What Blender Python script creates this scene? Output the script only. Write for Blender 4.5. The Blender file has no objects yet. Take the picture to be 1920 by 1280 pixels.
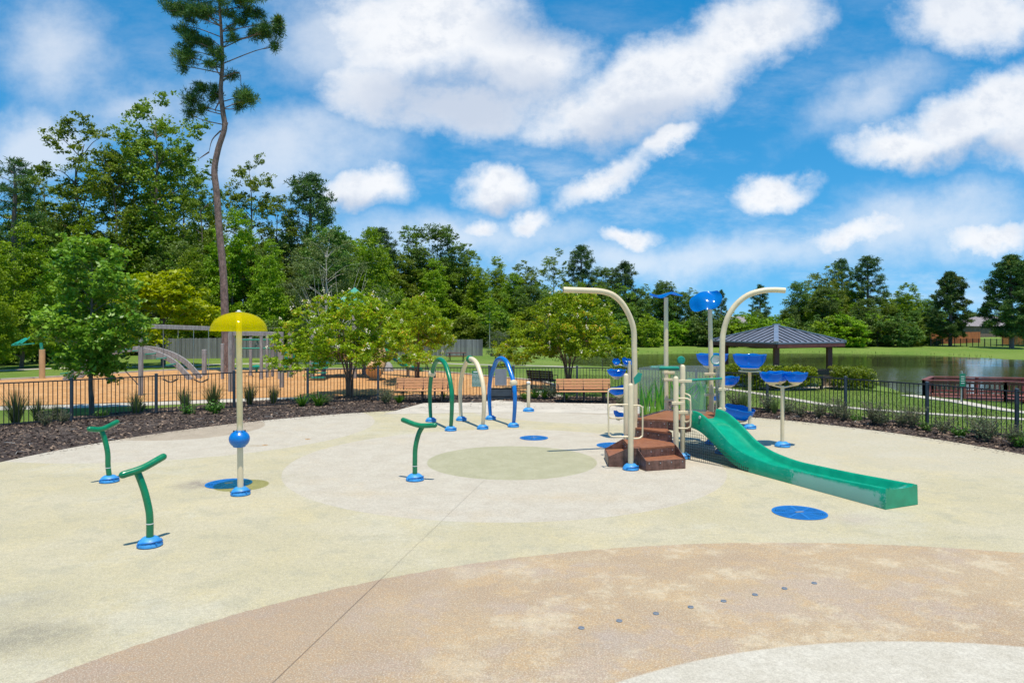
import bpy, math, random
import numpy as np
from mathutils import Vector, Matrix, noise as mnoise
random.seed(7)
R = math.radians
S = bpy.context.scene
C = S.collection
F, HZ, CH = 1333.0, 600.0, 3.0     # focal length in photo pixels, horizon row, camera height

# ------------------------------------------------------------------ properties
def tag(o, label=None, cat=None, group=None, kind=None):
    if label: o['label'] = label
    if cat: o['category'] = cat
    if group: o['group'] = group
    if kind: o['kind'] = kind
    return o
def empty(name, loc, label=None, cat=None, group=None, rz=0.0):
    o = bpy.data.objects.new(name, None); C.objects.link(o)
    o.location = loc; o.rotation_euler = (0, 0, rz); o.empty_display_size = .2
    return tag(o, label, cat, group)
def chain_loc(o):
    v = Vector((0, 0, 0))
    while o is not None:
        v += o.location; o = o.parent
    return v
def copy_tree(o, parent=None):
    c = o.copy(); C.objects.link(c); c.parent = parent
    for ch in list(o.children): copy_tree(ch, c)
    return c

# ------------------------------------------------------------------ mesh helper
def crom(pts, k=6):
    P = [Vector(p) for p in pts]
    if len(P) < 3: return P
    out = []
    Q = [P[0] * 2 - P[1]] + P + [P[-1] * 2 - P[-2]]
    for i in range(1, len(Q) - 2):
        a, b, c, d = Q[i - 1], Q[i], Q[i + 1], Q[i + 2]
        for j in range(k):
            t = j / k
            out.append(.5 * ((2 * b) + (c - a) * t + (2 * a - 5 * b + 4 * c - d) * t * t + (3 * b - a - 3 * c + d) * t ** 3))
    out.append(P[-1])
    return out
class MB:
    def __init__(s): s.v = []; s.f = []
    def add(s, vs, fs):
        n = len(s.v); s.v += [Vector(p) for p in vs]; s.f += [tuple(i + n for i in q) for q in fs]; return s
    def box(s, c, d, rz=0, M=None):
        x, y, z = d[0] / 2, d[1] / 2, d[2] / 2
        vs = [Vector((i * x, j * y, k * z)) for k in (-1, 1) for j in (-1, 1) for i in (-1, 1)]
        M = M or Matrix.Rotation(rz, 3, 'Z'); c = Vector(c)
        return s.add([M @ p + c for p in vs], [(0, 2, 3, 1), (4, 5, 7, 6), (0, 1, 5, 4), (2, 6, 7, 3), (0, 4, 6, 2), (1, 3, 7, 5)])
    def beam(s, a, b, w, h, up=(0, 0, 1)):
        a, b = Vector(a), Vector(b); d = b - a; L = d.length; d.normalize()
        u = Vector(up)
        if abs(d.dot(u)) > .99: u = Vector((0, 1, 0))
        x = d.cross(u).normalized(); z = x.cross(d)
        M = Matrix((x, d, z)).transposed()
        return s.box((a + b) / 2, (w, L, h), M=M)
    def tube(s, pts, r, n=10, cap='flat'):
        P = [Vector(p) for p in pts]; m = len(P)
        rr = list(r) if hasattr(r, '__len__') else [r] * m
        if len(rr) != m: rr = [np.interp(i / (m - 1), np.linspace(0, 1, len(rr)), rr) for i in range(m)]
        if cap == 'round':
            t0 = (P[0] - P[1]).normalized(); t1 = (P[-1] - P[-2]).normalized(); r0, r1 = rr[0], rr[-1]
            A = [(P[0] + t0 * r0 * math.sin(a), max(r0 * math.cos(a), .001)) for a in (R(88), R(60), R(30))]
            B = [(P[-1] + t1 * r1 * math.sin(a), max(r1 * math.cos(a), .001)) for a in (R(30), R(60), R(88))]
            P = [a[0] for a in A] + P + [b[0] for b in B]; rr = [a[1] for a in A] + rr + [b[1] for b in B]; m = len(P)
        T = []
        for i in range(m):
            t = P[min(i + 1, m - 1)] - P[max(i - 1, 0)]; T.append(t.normalized())
        u = T[0].orthogonal().normalized(); vs = []; fs = []
        for i in range(m):
            u = (u - T[i] * u.dot(T[i])).normalized(); w = T[i].cross(u)
            for j in range(n):
                a = 2 * math.pi * j / n
                vs.append(P[i] + (u * math.cos(a) + w * math.sin(a)) * rr[i])
        for i in range(m - 1):
            for j in range(n):
                k = (j + 1) % n
                fs.append((i * n + j, i * n + k, (i + 1) * n + k, (i + 1) * n + j))
        fs.append(tuple(range(n - 1, -1, -1))); fs.append(tuple((m - 1) * n + j for j in range(n)))
        return s.add(vs, fs)
    def lathe(s, prof, c=(0, 0, 0), n=24, M=None, closed=False):
        c = Vector(c); vs = []; fs = []; m = len(prof)
        for r, z in prof:
            for j in range(n):
                a = 2 * math.pi * j / n; p = Vector((r * math.cos(a), r * math.sin(a), z))
                vs.append((M @ p if M else p) + c)
        for i in range(m - 1 + (1 if closed else 0)):
            for j in range(n):
                k = (j + 1) % n; i2 = (i + 1) % m
                fs.append((i * n + j, i * n + k, i2 * n + k, i2 * n + j))
        if not closed:
            if prof[0][0] > 1e-4: fs.append(tuple(range(n - 1, -1, -1)))
            if prof[-1][0] > 1e-4: fs.append(tuple((m - 1) * n + j for j in range(n)))
        return s.add(vs, fs)
    def prism(s, poly, z0, z1):
        n = len(poly)
        ar = sum(poly[i][0] * poly[(i + 1) % n][1] - poly[(i + 1) % n][0] * poly[i][1] for i in range(n))
        if ar < 0: poly = poly[::-1]
        vs = [(p[0], p[1], z0) for p in poly] + [(p[0], p[1], z1) for p in poly]
        fs = [tuple(range(n - 1, -1, -1)), tuple(range(n, 2 * n))] + [(i, (i + 1) % n, n + (i + 1) % n, n + i) for i in range(n)]
        return s.add(vs, fs)
    def slab(s, pts, thick):            # flat polygon in 3D given thickness along its normal
        P = [Vector(p) for p in pts]; nrm = (P[1] - P[0]).cross(P[2] - P[0]).normalized() * thick / 2; n = len(P)
        return s.add([p - nrm for p in P] + [p + nrm for p in P],
                     [tuple(range(n - 1, -1, -1)), tuple(range(n, 2 * n))] + [(i, (i + 1) % n, n + (i + 1) % n, n + i) for i in range(n)])
    def build(s, name, mat, parent=None, bevel=0, angle=38, local=False):
        me = bpy.data.meshes.new(name)
        off = Vector((0, 0, 0)) if (parent is None or local) else chain_loc(parent)
        me.from_pydata([tuple(p - off) for p in s.v], [], s.f); me.update()
        me.shade_smooth()
        me.set_sharp_from_angle(angle=R(angle))
        me.materials.append(mat)
        o = bpy.data.objects.new(name, me); C.objects.link(o)
        if parent is not None: o.parent = parent
        if bevel:
            b = o.modifiers.new('b', 'BEVEL'); b.width = bevel; b.segments = 2; b.limit_method = 'ANGLE'; b.angle_limit = R(40)
        return o

# ------------------------------------------------------------------ node helper
class NT:
    def __init__(s, nt): s.t = nt; s.n = nt.nodes; s.l = nt.links
    def node(s, typ, ins=None, **kw):
        nd = s.n.new(typ)
        for k, v in kw.items(): setattr(nd, k, v)
        for k, v in (ins or {}).items(): s.put(nd, k, v)
        return nd
    def put(s, nd, k, v):
        sock = nd.inputs[k]
        if isinstance(v, bpy.types.NodeSocket): s.l.new(v, sock)
        elif isinstance(v, (tuple, list)) and len(v) == 3 and sock.type == 'RGBA': sock.default_value = (*v, 1)
        else: sock.default_value = v
    def math(s, op, a, b=None, c=None, clamp=False):
        nd = s.node('ShaderNodeMath', operation=op, use_clamp=clamp); s.put(nd, 0, a)
        if b is not None: s.put(nd, 1, b)
        if c is not None: s.put(nd, 2, c)
        return nd.outputs[0]
    def vmath(s, op, a, b=None, out=0, sc=None):
        nd = s.node('ShaderNodeVectorMath', operation=op); s.put(nd, 0, a)
        if b is not None: s.put(nd, 1, b)
        if sc is not None: s.put(nd, 'Scale', sc)
        return nd.outputs[out]
    def noise(s, vec, scale, detail=4, rough=.55, out=0, **kw):
        nd = s.node('ShaderNodeTexNoise', {'Scale': scale, 'Detail': detail, 'Roughness': rough}, **kw)
        if vec is not None: s.put(nd, 'Vector', vec)
        return nd.outputs[out]
    def ramp(s, v, a, b, lo=0.0, hi=1.0):
        nd = s.node('ShaderNodeMapRange', {0: v, 1: a, 2: b, 3: lo, 4: hi}, interpolation_type='SMOOTHSTEP'); return nd.outputs[0]
    def mix(s, f, a, b, mode='MIX'):
        nd = s.node('ShaderNodeMix', data_type='RGBA', blend_type=mode)
        s.put(nd, 0, f); s.put(nd, 6, a); s.put(nd, 7, b); return nd.outputs[2]
def new_mat(name):
    m = bpy.data.materials.new(name); m.use_nodes = True; t = NT(m.node_tree); t.n.clear()
    out = t.node('ShaderNodeOutputMaterial'); return m, t, out
def pbr(t, out, col, rough=.6, bump=None, bd=.02, metal=0.0, spec=.5, **extra):
    b = t.node('ShaderNodeBsdfPrincipled', {'Base Color': col, 'Roughness': rough, 'Metallic': metal, 'Specular IOR Level': spec})
    for k, v in extra.items(): t.put(b, k.replace('_', ' '), v)
    if bump is not None:
        bn = t.node('ShaderNodeBump', {'Height': bump, 'Distance': bd, 'Strength': 1.0}); t.put(b, 'Normal', bn.outputs[0])
    t.l.new(b.outputs[0], out.inputs[0]); return b
def geo(t): return t.node('ShaderNodeNewGeometry').outputs['Position']
def obc(t): return t.node('ShaderNodeTexCoord').outputs['Object']
def scl(c, k): return tuple(min(x * k, 1) for x in c)

def simple(name, col, rough=.5, var=.12, scale=6, metal=0.0, dirt=None, bump=0.0, bscale=60, spec=.5, stretch=None, world=False, coat=0):
    m, t, out = new_mat(name); p = geo(t) if world else obc(t)
    if stretch: p = t.vmath('MULTIPLY', p, stretch)
    n = t.noise(p, scale, 5, .6)
    c = t.mix(t.ramp(n, .3, .7), scl(col, 1 - var), scl(col, 1 + var))
    if dirt:
        n2 = t.noise(p, scale * .35, 6, .7); c = t.mix(t.math('MULTIPLY', t.ramp(n2, .5, .72), dirt[1]), c, dirt[0])
    bm = t.noise(p, bscale, 3) if bump else None
    rr = t.ramp(t.noise(p, scale * 2.3, 4), .3, .7, max(rough - .08, .03), min(rough + .1, 1))
    pbr(t, out, c, rr, bm, bump, metal, spec, **({'Coat_Weight': coat, 'Coat_Roughness': .12} if coat else {}))
    return m
M = {}
M['cream'] = simple('cream_paint', (.73, .60, .39), .42, .06, 5, dirt=((.55, .43, .28), .4), coat=.1)
M['white'] = simple('white_plastic', (.75, .74, .70), .4, .05)
M['green'] = simple('green_paint', (.002, .185, .075), .3, .15, 5, dirt=((.004, .24, .13), .3), coat=.1)
M['teal'] = simple('teal_paint', (.01, .26, .18), .4, .1, 5)
M['blue'] = simple('blue_paint', (.002, .155, .50), .3, .12, 5, coat=.1)
M['foot'] = simple('blue_foot', (.04, .27, .62), .5, .16, 14, dirt=((.10, .34, .62), .5))
M['drain'] = simple('blue_grate', (.004, .15, .46), .5, .15, 9, dirt=((.02, .18, .42), .5))
M['brown'] = simple('brown_deck', (.25, .092, .040), .62, .18, 12, dirt=((.32, .16, .10), .6), bump=.004, bscale=90)
M['darkmetal'] = simple('dark_fence_metal', (.016, .019, .023), .5, .2, 4)
M['postmetal'] = simple('fence_post_metal', (.035, .05, .065), .4, .2, 4)
M['black'] = simple('black_metal', (.012, .012, .014), .5, .2, 5)
M['steel'] = simple('dull_steel', (.45, .46, .47), .35, .12, 10, metal=.8)
M['bench'] = simple('bench_slats', (.52, .245, .105), .6, .2, 8, stretch=(1, 8, 8), bump=.002, bscale=40)
M['greywood'] = simple('weathered_wood', (.30, .28, .27), .8, .25, 3, stretch=(6, 6, 1), bump=.004, bscale=25)
M['redwood'] = simple('dark_red_wood', (.20, .060, .045), .6, .25, 4, bump=.002, bscale=30)
M['redcol'] = simple('red_brown_paint', (.14, .04, .03), .5, .2, 4)
M['orangewood'] = simple('orange_cedar', (.42, .13, .04), .7, .3, 1.2, stretch=(4, 4, .4))
M['tan'] = simple('tan_plastic', (.55, .34, .16), .5, .1, 2)
M['conc'] = simple('path_concrete', (.50, .45, .37), .85, .12, 1.2, world=True, dirt=((.33, .29, .23), .5))
M['stone'] = simple('rubble_stone', (.36, .27, .19), .85, .35, 6, bump=.02, bscale=9)
M['cap'] = simple('cast_stone_cap', (.6, .57, .52), .8, .1, 4)
M['brickwall'] = simple('brown_brick_wall', (.17, .115, .09), .85, .2, 2)
M['shingle'] = simple('roof_shingles', (.24, .21, .21), .85, .18, 1.6, stretch=(1, 1, 5))
M['roofmetal'] = simple('standing_seam_metal', (.23, .25, .31), .42, .10, 2, metal=.3)
M['paleroof'] = simple('ridge_cap_metal', (.33, .36, .42), .3, .1, 2, metal=.6)
M['seam'] = simple('dark_roof_seam', (.03, .035, .045), .4, .1, 2)
M['glass_dark'] = simple('dark_glass', (.02, .025, .03), .08, .1, 3)
M['siding'] = simple('pale_siding', (.42, .36, .30), .8, .1, 1.5)
M['rock'] = simple('grey_rock', (.24, .22, .20), .85, .3, 2.5, bump=.03, bscale=6)
M['signgreen'] = simple('sign_green', (.01, .17, .10), .5, .1, 5)
M['letter'] = simple('sign_white', (.78, .80, .76), .6, .04, 5)
M['greyplate'] = simple('grey_plate', (.20, .21, .23), .5, .1, 5)
M['boards'] = None
def boards_mat():
    m, t, out = new_mat('weathered_fence_boards'); p = geo(t); X = t.node('ShaderNodeSeparateXYZ', {0: p}).outputs[0]
    k = t.math('FLOOR', t.math('DIVIDE', X, .145)); wn = t.node('ShaderNodeTexWhiteNoise', {'W': k}, noise_dimensions='1D').outputs[0]
    c = t.mix(wn, (.13, .125, .125), (.30, .285, .28)); n = t.noise(t.vmath('MULTIPLY', p, (3, 3, .6)), 2, 5, .7)
    c = t.mix(t.math('MULTIPLY', t.ramp(n, .4, .7), .4), c, (.10, .10, .10)); pbr(t, out, c, .85); return m
M['boards'] = boards_mat()
M['net'] = simple('black_netting', (.012, .012, .013), .6, .1, 5)

def perf_mat():
    m, t, out = new_mat('perforated_brown_riser'); p = obc(t)
    n = t.noise(p, 9, 5, .6)
    c = t.mix(t.ramp(n, .3, .7), (.10, .045, .030), (.20, .10, .075))
    vo = t.node('ShaderNodeTexVoronoi', {'Vector': p, 'Scale': 38.0, 'Randomness': 0.0}, feature='F1')
    hole = t.ramp(vo.outputs['Distance'], .25, .32, 1, 0)
    c = t.mix(t.math('MULTIPLY', hole, .75), c, (.012, .006, .005))
    c = t.mix(t.math('MULTIPLY', t.ramp(t.noise(p, 3.2, 6, .7), .52, .7), .45), c, (.24, .17, .15))
    pbr(t, out, c, .42, t.math('SUBTRACT', 1.0, hole), .004, 0, .5)
    return m
M['riser'] = perf_mat()
def slide_mat():
    m, t, out = new_mat('green_slide_gelcoat'); p = geo(t)
    n = t.noise(p, 4, 5, .6)
    c = t.mix(t.ramp(n, .3, .7), (.002, .25, .135), (.004, .33, .18))
    # scuffed, chalky patch on the near side wall close to the outlet
    q = t.vmath('SUBTRACT', p, (5.51, 12.17, .15))
    al = t.vmath('DOT_PRODUCT', q, (-.409, .913, 0), out=1)
    w = t.noise(p, 14, 5, .7)
    a = t.ramp(t.math('ADD', t.math('ABSOLUTE', al), t.math('MULTIPLY', t.math('SUBTRACT', w, .5), .9)), .80, 1.0, 1, 0)
    out_side = t.ramp(t.vmath('DOT_PRODUCT', q, (.913, .409, 0), out=1), .012, .02, 1, 0)
    z = t.node('ShaderNodeSeparateXYZ', {0: p}).outputs[2]
    zz = t.ramp(t.math('ADD', z, t.math('MULTIPLY', w, .08)), .25, .31, 1, 0)
    sc = t.math('MULTIPLY', t.math('MULTIPLY', a, out_side), zz)
    # chalky worn streak up the side by the top
    b2 = t.math('MULTIPLY', t.ramp(t.noise(t.vmath('MULTIPLY', p, (3, 3, 9)), 2.4, 6, .75), .55, .68), .38)
    sc2 = t.math('MULTIPLY', b2, out_side)
    c = t.mix(t.math('MULTIPLY', sc, .75), c, (.23, .40, .34))
    c = t.mix(sc2, c, (.16, .36, .28))
    pbr(t, out, c, t.math('ADD', .22, t.math('MULTIPLY', sc, .4)), None, .02, 0, .5, Coat_Weight=.08, Coat_Roughness=.1)
    return m
M['slide'] = slide_mat()
def tinted(name, col, trans, opac, rough=.08, tl=0.0):
    m, t, out = new_mat(name)
    b = t.node('ShaderNodeBsdfPrincipled', {'Base Color': col, 'Roughness': rough, 'Specular IOR Level': .6})
    tr = t.node('ShaderNodeBsdfTransparent', {'Color': trans})
    bs = b.outputs[0]
    if tl: bs = t.node('ShaderNodeMixShader', {0: tl, 1: bs, 2: t.node('ShaderNodeBsdfTranslucent', {'Color': col}).outputs[0]}).outputs[0]
    mx = t.node('ShaderNodeMixShader', {0: opac, 1: tr.outputs[0], 2: bs})
    t.l.new(mx.outputs[0], out.inputs[0]); return m
M['yellow'] = tinted('clear_yellow_plastic', (.90, .82, .0), (.98, .95, .06), .24, .08, .55)
M['bluecup'] = tinted('clear_blue_plastic', (.004, .30, .74), (.06, .50, .97), .66, .12, .45)
M['clear'] = tinted('clear_panel', (.46, .50, .50), (.88, .92, .92), .26, .05)
M['clear2'] = tinted('clear_screen', (.5, .6, .58), (.84, .92, .9), .16, .05)
M['blade'] = tinted('printed_grass_blades', (.04, .30, .02), (.25, .6, .15), .85, .3)
M['blade2'] = tinted('printed_grass_blades_light', (.22, .55, .05), (.4, .8, .3), .75, .3)
M['water'] = None
# ------------------------------------------------------------------ terrain
def sst(a, b, x):
    t = np.clip((x - a) / (b - a), 0, 1); return t * t * (3 - 2 * t)
POND = [(4.6, 74), (5.4, 66), (6.5, 61.5), (10.8, 60), (15.3, 55.5), (20.2, 51.7), (22.4, 49.0), (22.9, 45.3), (22.4, 42.0), (21.7, 38.6), (21.6, 36.6),
        (22.6, 34.4), (24.0, 32.4), (27, 29), (33, 26), (44, 25), (58, 34), (66, 48), (60, 61), (54, 73.5), (51.5, 80.5), (47, 86), (33, 90.5), (15.8, 88), (6.8, 84.5), (4.8, 79)]
PX = np.array([(p.x, p.y) for p in crom([(a, b, 0) for a, b in POND + [POND[0]]], 4)])[:-1]
def sdf(x, y):
    x = np.asarray(x, float); y = np.asarray(y, float)
    d = np.full(x.shape, 1e9); ins = np.zeros(x.shape, bool); n = len(PX)
    for i in range(n):
        ax, ay = PX[i]; bx, by = PX[(i + 1) % n]; ex, ey = bx - ax, by - ay
        t = np.clip(((x - ax) * ex + (y - ay) * ey) / (ex * ex + ey * ey), 0, 1)
        d = np.minimum(d, np.hypot(x - ax - t * ex, y - ay - t * ey))
        if ay != by: ins ^= ((ay > y) != (by > y)) & (x < (bx - ax) * (y - ay) / (by - ay) + ax)
    return np.where(ins, -d, d)
WZ = -1.15
def land(x, y):
    x = np.asarray(x, float); y = np.asarray(y, float)
    z = -.03 - .17 * sst(34, 60, y) - .55 * sst(35, 75, y) * sst(-25, -2, x) + .3 * sst(90, 112, y) * sst(-15, 5, x)
    z = z - .35 * sst(26, 38, y + .45 * x) * sst(3, 14, x) * (1 - sst(70, 95, y))
    z = z - 1.15 * sst(112, 190, y)
    z = z + .10 * np.sin(x * .11 + 1) * np.sin(y * .09) * sst(45, 70, y)
    d = sdf(x, y)
    w = sst(-.3, 5.5, d)
    z2 = (WZ + .06) + (z - WZ - .06) * w
    return np.where(d < 0, WZ + .05 - .9 * sst(0, 3, -d), z2)
def hz(x, y): return float(land(np.array([x]), np.array([y]))[0])
def G(px, py):                      # photo pixel -> point on flat paving (z=0)
    D = CH * F / (py - HZ); return Vector(((px - 960) / F * D, D, 0))
def P(px, py, D): return Vector(((px - 960) / F * D, D, CH - (py - HZ) / F * D))
def GT(px, py):                     # photo pixel -> terrain
    D = CH * F / (py - HZ)
    for _ in range(25):
        D = .5 * D + .5 * (CH - hz((px - 960) / F * D, D)) * F / (py - HZ)
    x = (px - 960) / F * D; return Vector((x, D, hz(x, D)))
def at(px, D):
    x = (px - 960) / F * D; return Vector((x, D, hz(x, D)))

def grid_mesh(name, xs, ys, zf, mat):
    X, Y = np.meshgrid(xs, ys); Z = zf(X, Y); nx, ny = len(xs), len(ys)
    v = np.stack([X, Y, Z], -1).reshape(-1, 3)
    i = np.arange(nx * ny).reshape(ny, nx)
    q = np.stack([i[:-1, :-1], i[:-1, 1:], i[1:, 1:], i[1:, :-1]], -1).reshape(-1, 4)
    return np_mesh(name, v, q, mat, smooth=True)
def np_mesh(name, v, q, mat, tint=None, smooth=False, parent=None):
    me = bpy.data.meshes.new(name); k = q.shape[1]
    me.vertices.add(len(v)); me.vertices.foreach_set('co', np.ascontiguousarray(v, np.float32).ravel())
    me.loops.add(q.size); me.loops.foreach_set('vertex_index', np.ascontiguousarray(q, np.int32).ravel())
    me.polygons.add(len(q)); me.polygons.foreach_set('loop_start', np.arange(0, q.size, k, dtype=np.int32))
    if smooth: me.polygons.foreach_set('use_smooth', np.ones(len(q), bool))
    if tint is not None:
        a = me.attributes.new('tint', 'FLOAT', 'FACE'); a.data.foreach_set('value', np.ascontiguousarray(tint, np.float32))
    me.update(); me.validate(); me.materials.append(mat)
    o = bpy.data.objects.new(name, me); C.objects.link(o)
    if parent is not None: o.parent = parent
    return o

# ground materials
def grass_mat():
    m, t, out = new_mat('lawn'); p = geo(t)
    a = t.noise(p, .12, 5, .6); b = t.noise(p, 1.1, 5, .65); c_ = t.noise(p, 14, 4, .7); d = t.noise(p, 55, 2, .6)
    c = t.mix(t.ramp(a, .35, .65), (.125, .225, .028), (.205, .29, .050))
    c = t.mix(t.math('MULTIPLY', t.ramp(b, .42, .72), .5), c, (.25, .27, .075))
    c = t.mix(t.math('MULTIPLY', t.ramp(c_, .35, .65), .5), c, (.065, .13, .010))
    c = t.mix(t.math('MULTIPLY', t.ramp(d, .5, .7), .4), c, (.32, .40, .07))
    pbr(t, out, c, .85, t.math('ADD', t.math('MULTIPLY', c_, .5), d), .05, 0, .2); return m
M['grass'] = grass_mat()
def mulch_mat(name, cols, big):
    m, t, out = new_mat(name); p = geo(t)
    v = t.node('ShaderNodeTexVoronoi', {'Vector': t.vmath('MULTIPLY', p, (1, 1.6, 1)), 'Scale': big}); r = t.node('ShaderNodeSeparateColor', {0: v.outputs['Color']}).outputs[0]
    a = t.noise(p, 3, 5, .7)
    c = t.mix(r, cols[0], cols[1]); c = t.mix(t.ramp(a, .4, .7), c, t.mix(r, cols[1], cols[2]))
    c = t.mix(t.math('MULTIPLY', t.ramp(t.noise(p, .5, 4, .6), .45, .7), .35), c, cols[2])
    pbr(t, out, c, .9, t.math('ADD', r, t.noise(p, 40, 3)), .03, 0, .2); return m
M['mulch'] = mulch_mat('dark_mulch', [(.028, .021, .018), (.082, .060, .050), (.18, .145, .125)], 42)
M['omulch'] = mulch_mat('orange_wood_chips', [(.42, .20, .07), (.62, .32, .12), (.70, .42, .20)], 9)
def pad_mat():
    m, t, out = new_mat('coloured_splash_pad_concrete'); p = geo(t)
    sx = t.node('ShaderNodeSeparateXYZ', {0: p}); X, Y = sx.outputs[0], sx.outputs[1]
    wob = t.math('MULTIPLY', t.math('SUBTRACT', t.noise(p, 6, 3), .5), .012)
    def circ(cx, cy, r, ax=1.0, ay=1.0, soft=.02):
        dx = t.math('DIVIDE', t.math('SUBTRACT', X, cx), ax); dy = t.math('DIVIDE', t.math('SUBTRACT', Y, cy), ay)
        d = t.math('ADD', t.math('SQRT', t.math('ADD', t.math('MULTIPLY', dx, dx), t.math('MULTIPLY', dy, dy))), wob)
        return t.ramp(d, r - soft, r + soft, 1, 0)
    n1 = t.noise(p, .55, 6, .6); n2 = t.noise(p, 2.3, 6, .65); n3 = t.noise(t.vmath('ADD', p, (9, 3, 0)), .9, 6, .65)
    fine = t.noise(p, 30, 4, .8); fine2 = t.noise(t.vmath('MULTIPLY', p, (1, 1.4, 1)), 62, 3, .75)
    chips = t.noise(t.vmath('MULTIPLY', p, (1.4, .9, 1)), 36, 3, .7); gr = t.noise(p, 13, 5, .75)
    c = t.mix(t.ramp(n1, .35, .65), (.475, .415, .245), (.52, .46, .305))
    c = t.mix(t.math('MULTIPLY', t.ramp(n3, .48, .70), .5), c, (.59, .49, .25))
    c = t.mix(t.math('MULTIPLY', t.ramp(n2, .50, .64), .5), c, (.37, .345, .235)); nb = t.noise(t.vmath('ADD', p, (31, 5, 0)), .32, 8, .7); c = t.mix(t.math('MULTIPLY', t.ramp(nb, .52, .60), .35), c, (.56, .53, .42))
    pale = t.mix(t.ramp(n2, .35, .65), (.485, .425, .335), (.545, .49, .395))
    pale = t.mix(t.math('MULTIPLY', t.ramp(n3, .52, .70), .5), pale, (.555, .46, .325))
    c = t.mix(circ(-9.3, 20.2, 5.3), c, pale)
    c = t.mix(circ(10.5, 19.5, 5.8, soft=.8), c, t.mix(.35, c, pale))
    c = t.mix(circ(2.8, 25.2, 4.6, soft=.05), c, pale)
    c = t.mix(circ(-.15, 15.05, 4.5), c, pale)
    c = t.mix(circ(0.0, 15.15, 1.8), c, t.mix(t.ramp(n2, .35, .7), (.335, .325, .18), (.40, .38, .23)))
    tan_ = t.mix(t.ramp(n2, .3, .7), (.33, .26, .185), (.42, .335, .245))
    c = t.mix(circ(-9.1, 19.8, 2.1), c, tan_)
    c = t.mix(circ(2.9, 25.0, 2.3), c, tan_)
    n5 = t.noise(t.vmath('ADD', p, (4, 17, 0)), .75, 8, .72); n6 = t.noise(t.vmath('MULTIPLY', t.vmath('ADD', p, t.vmath('SCALE', t.noise(p, 1.2, 4, .6, out=1), None, 0, .9)), (1, 1.6, 1)), 1.7, 7, .7)
    br = t.mix(t.ramp(n1, .35, .65), (.365, .240, .135), (.43, .30, .165))
    br = t.mix(t.math('MULTIPLY', t.ramp(n5, .47, .60), .75), br, (.40, .295, .225))
    br = t.mix(t.math('MULTIPLY', t.ramp(n6, .47, .60), .65), br, (.48, .305, .135))
    br = t.mix(t.math('MULTIPLY', t.math('MULTIPLY', t.ramp(t.noise(p, 1.1, 8, .75), .50, .63), t.ramp(X, -2, .5)), .7), br, (.60, .49, .33))
    br = t.mix(t.math('MULTIPLY', t.ramp(X, -2.8, .2, 1, 0), .6), br, (.325, .215, .145))
    br = t.mix(t.math('MULTIPLY', t.ramp(chips, .50, .62), t.ramp(X, -3, .5, .14, .42)), br, (.66, .54, .37))
    br = t.mix(t.math('MULTIPLY', t.ramp(gr, .52, .40, 1, 0), .0), br, (.2, .13, .08))
    c = t.mix(circ(3.6, 3.0, 1.0, 8.4, 6.6, .0015), c, br)
    c = t.mix(circ(3.6, 1.35, 5.3), c, t.mix(t.ramp(n2, .35, .65), (.52, .475, .385), (.59, .545, .455)))
    # tooled joint running to the inner circle, plus two at the walkway
    dj = t.math('ABSOLUTE', t.math('SUBTRACT', X, t.math('ADD', -.46, t.math('MULTIPLY', t.math('SUBTRACT', Y, 13.65), .196))))
    j = t.math('MULTIPLY', t.ramp(dj, .004, .009, 1, 0), t.ramp(Y, 13.3, 13.35, 1, 0))
    # rusty / sooty stains by the drains
    st = [(-5.75, 13.0, .42, .42, (.20, .16, .13), .85), (5.15, 10.75, .5, .35, (.42, .35, .29), .6), (.85, 18.1, .35, .25, (.42, .33, .25), .6),
          (.95, 6.65, .42, .3, (.36, .29, .25), .6), (-4.7, 6.75, .8, .5, (.22, .20, .14), .8), (-5.2, 7.6, .6, .35, (.28, .26, .19), .6), (1.0, 12.0, 1.6, .35, (.52, .39, .22), .35), (-2.4, 12.3, 1.2, .3, (.52, .40, .23), .3), (-4.0, 11.6, .9, .5, (.60, .49, .26), .4), (-4.6, 13.6, .9, .5, (.36, .32, .19), .35), (-6.1, 17.0, .3, .14, (.36, .26, .15), .8)]
    for x, y, a, b, col, k in st:
        s_ = t.math('MULTIPLY', circ(x, y, .75, a, b, .6), t.ramp(t.noise(p, 5, 5, .7), .35, .6, .35, 1)); c = t.mix(t.math('MULTIPLY', s_, k), c, col)
    c = t.mix(t.ramp(gr, .36, .66, .02, .30), c, (.24, .21, .16)); c = t.mix(t.ramp(fine, .40, .66, .0, .34), c, (.20, .17, .13))
    c = t.mix(t.math('MULTIPLY', t.ramp(fine2, .50, .64), .50), c, (.70, .65, .53))
    c = t.mix(t.math('MULTIPLY', j, t.ramp(Y, 8.0, 8.6, .6, .22)), c, (.10, .08, .06))
    h = t.math('ADD', t.math('MULTIPLY', fine, .7), t.math('SUBTRACT', t.math('MULTIPLY', fine2, .5), t.math('MULTIPLY', j, .4)))
    pbr(t, out, c, .82, h, .008, 0, .3); return m
M['pad'] = pad_mat()
def water_mat():
    m, t, out = new_mat('pond_water'); p = geo(t)
    w = t.noise(t.vmath('MULTIPLY', p, (.8, 1, 1)), 3.0, 3, .55); w2 = t.noise(t.vmath('MULTIPLY', p, (.35, 1, 1)), .35, 3, .5)
    patch = t.ramp(t.noise(t.vmath('MULTIPLY', p, (.3, 1.4, 1)), .07, 3, .5), .40, .62, .25, 1)
    h = t.math('ADD', t.math('MULTIPLY', t.math('MULTIPLY', w, patch), .8), t.math('MULTIPLY', w2, .6))
    b = pbr(t, out, (.045, .05, .022), .06, h, .028, 0, .5); return m
M['pond'] = water_mat()

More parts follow.
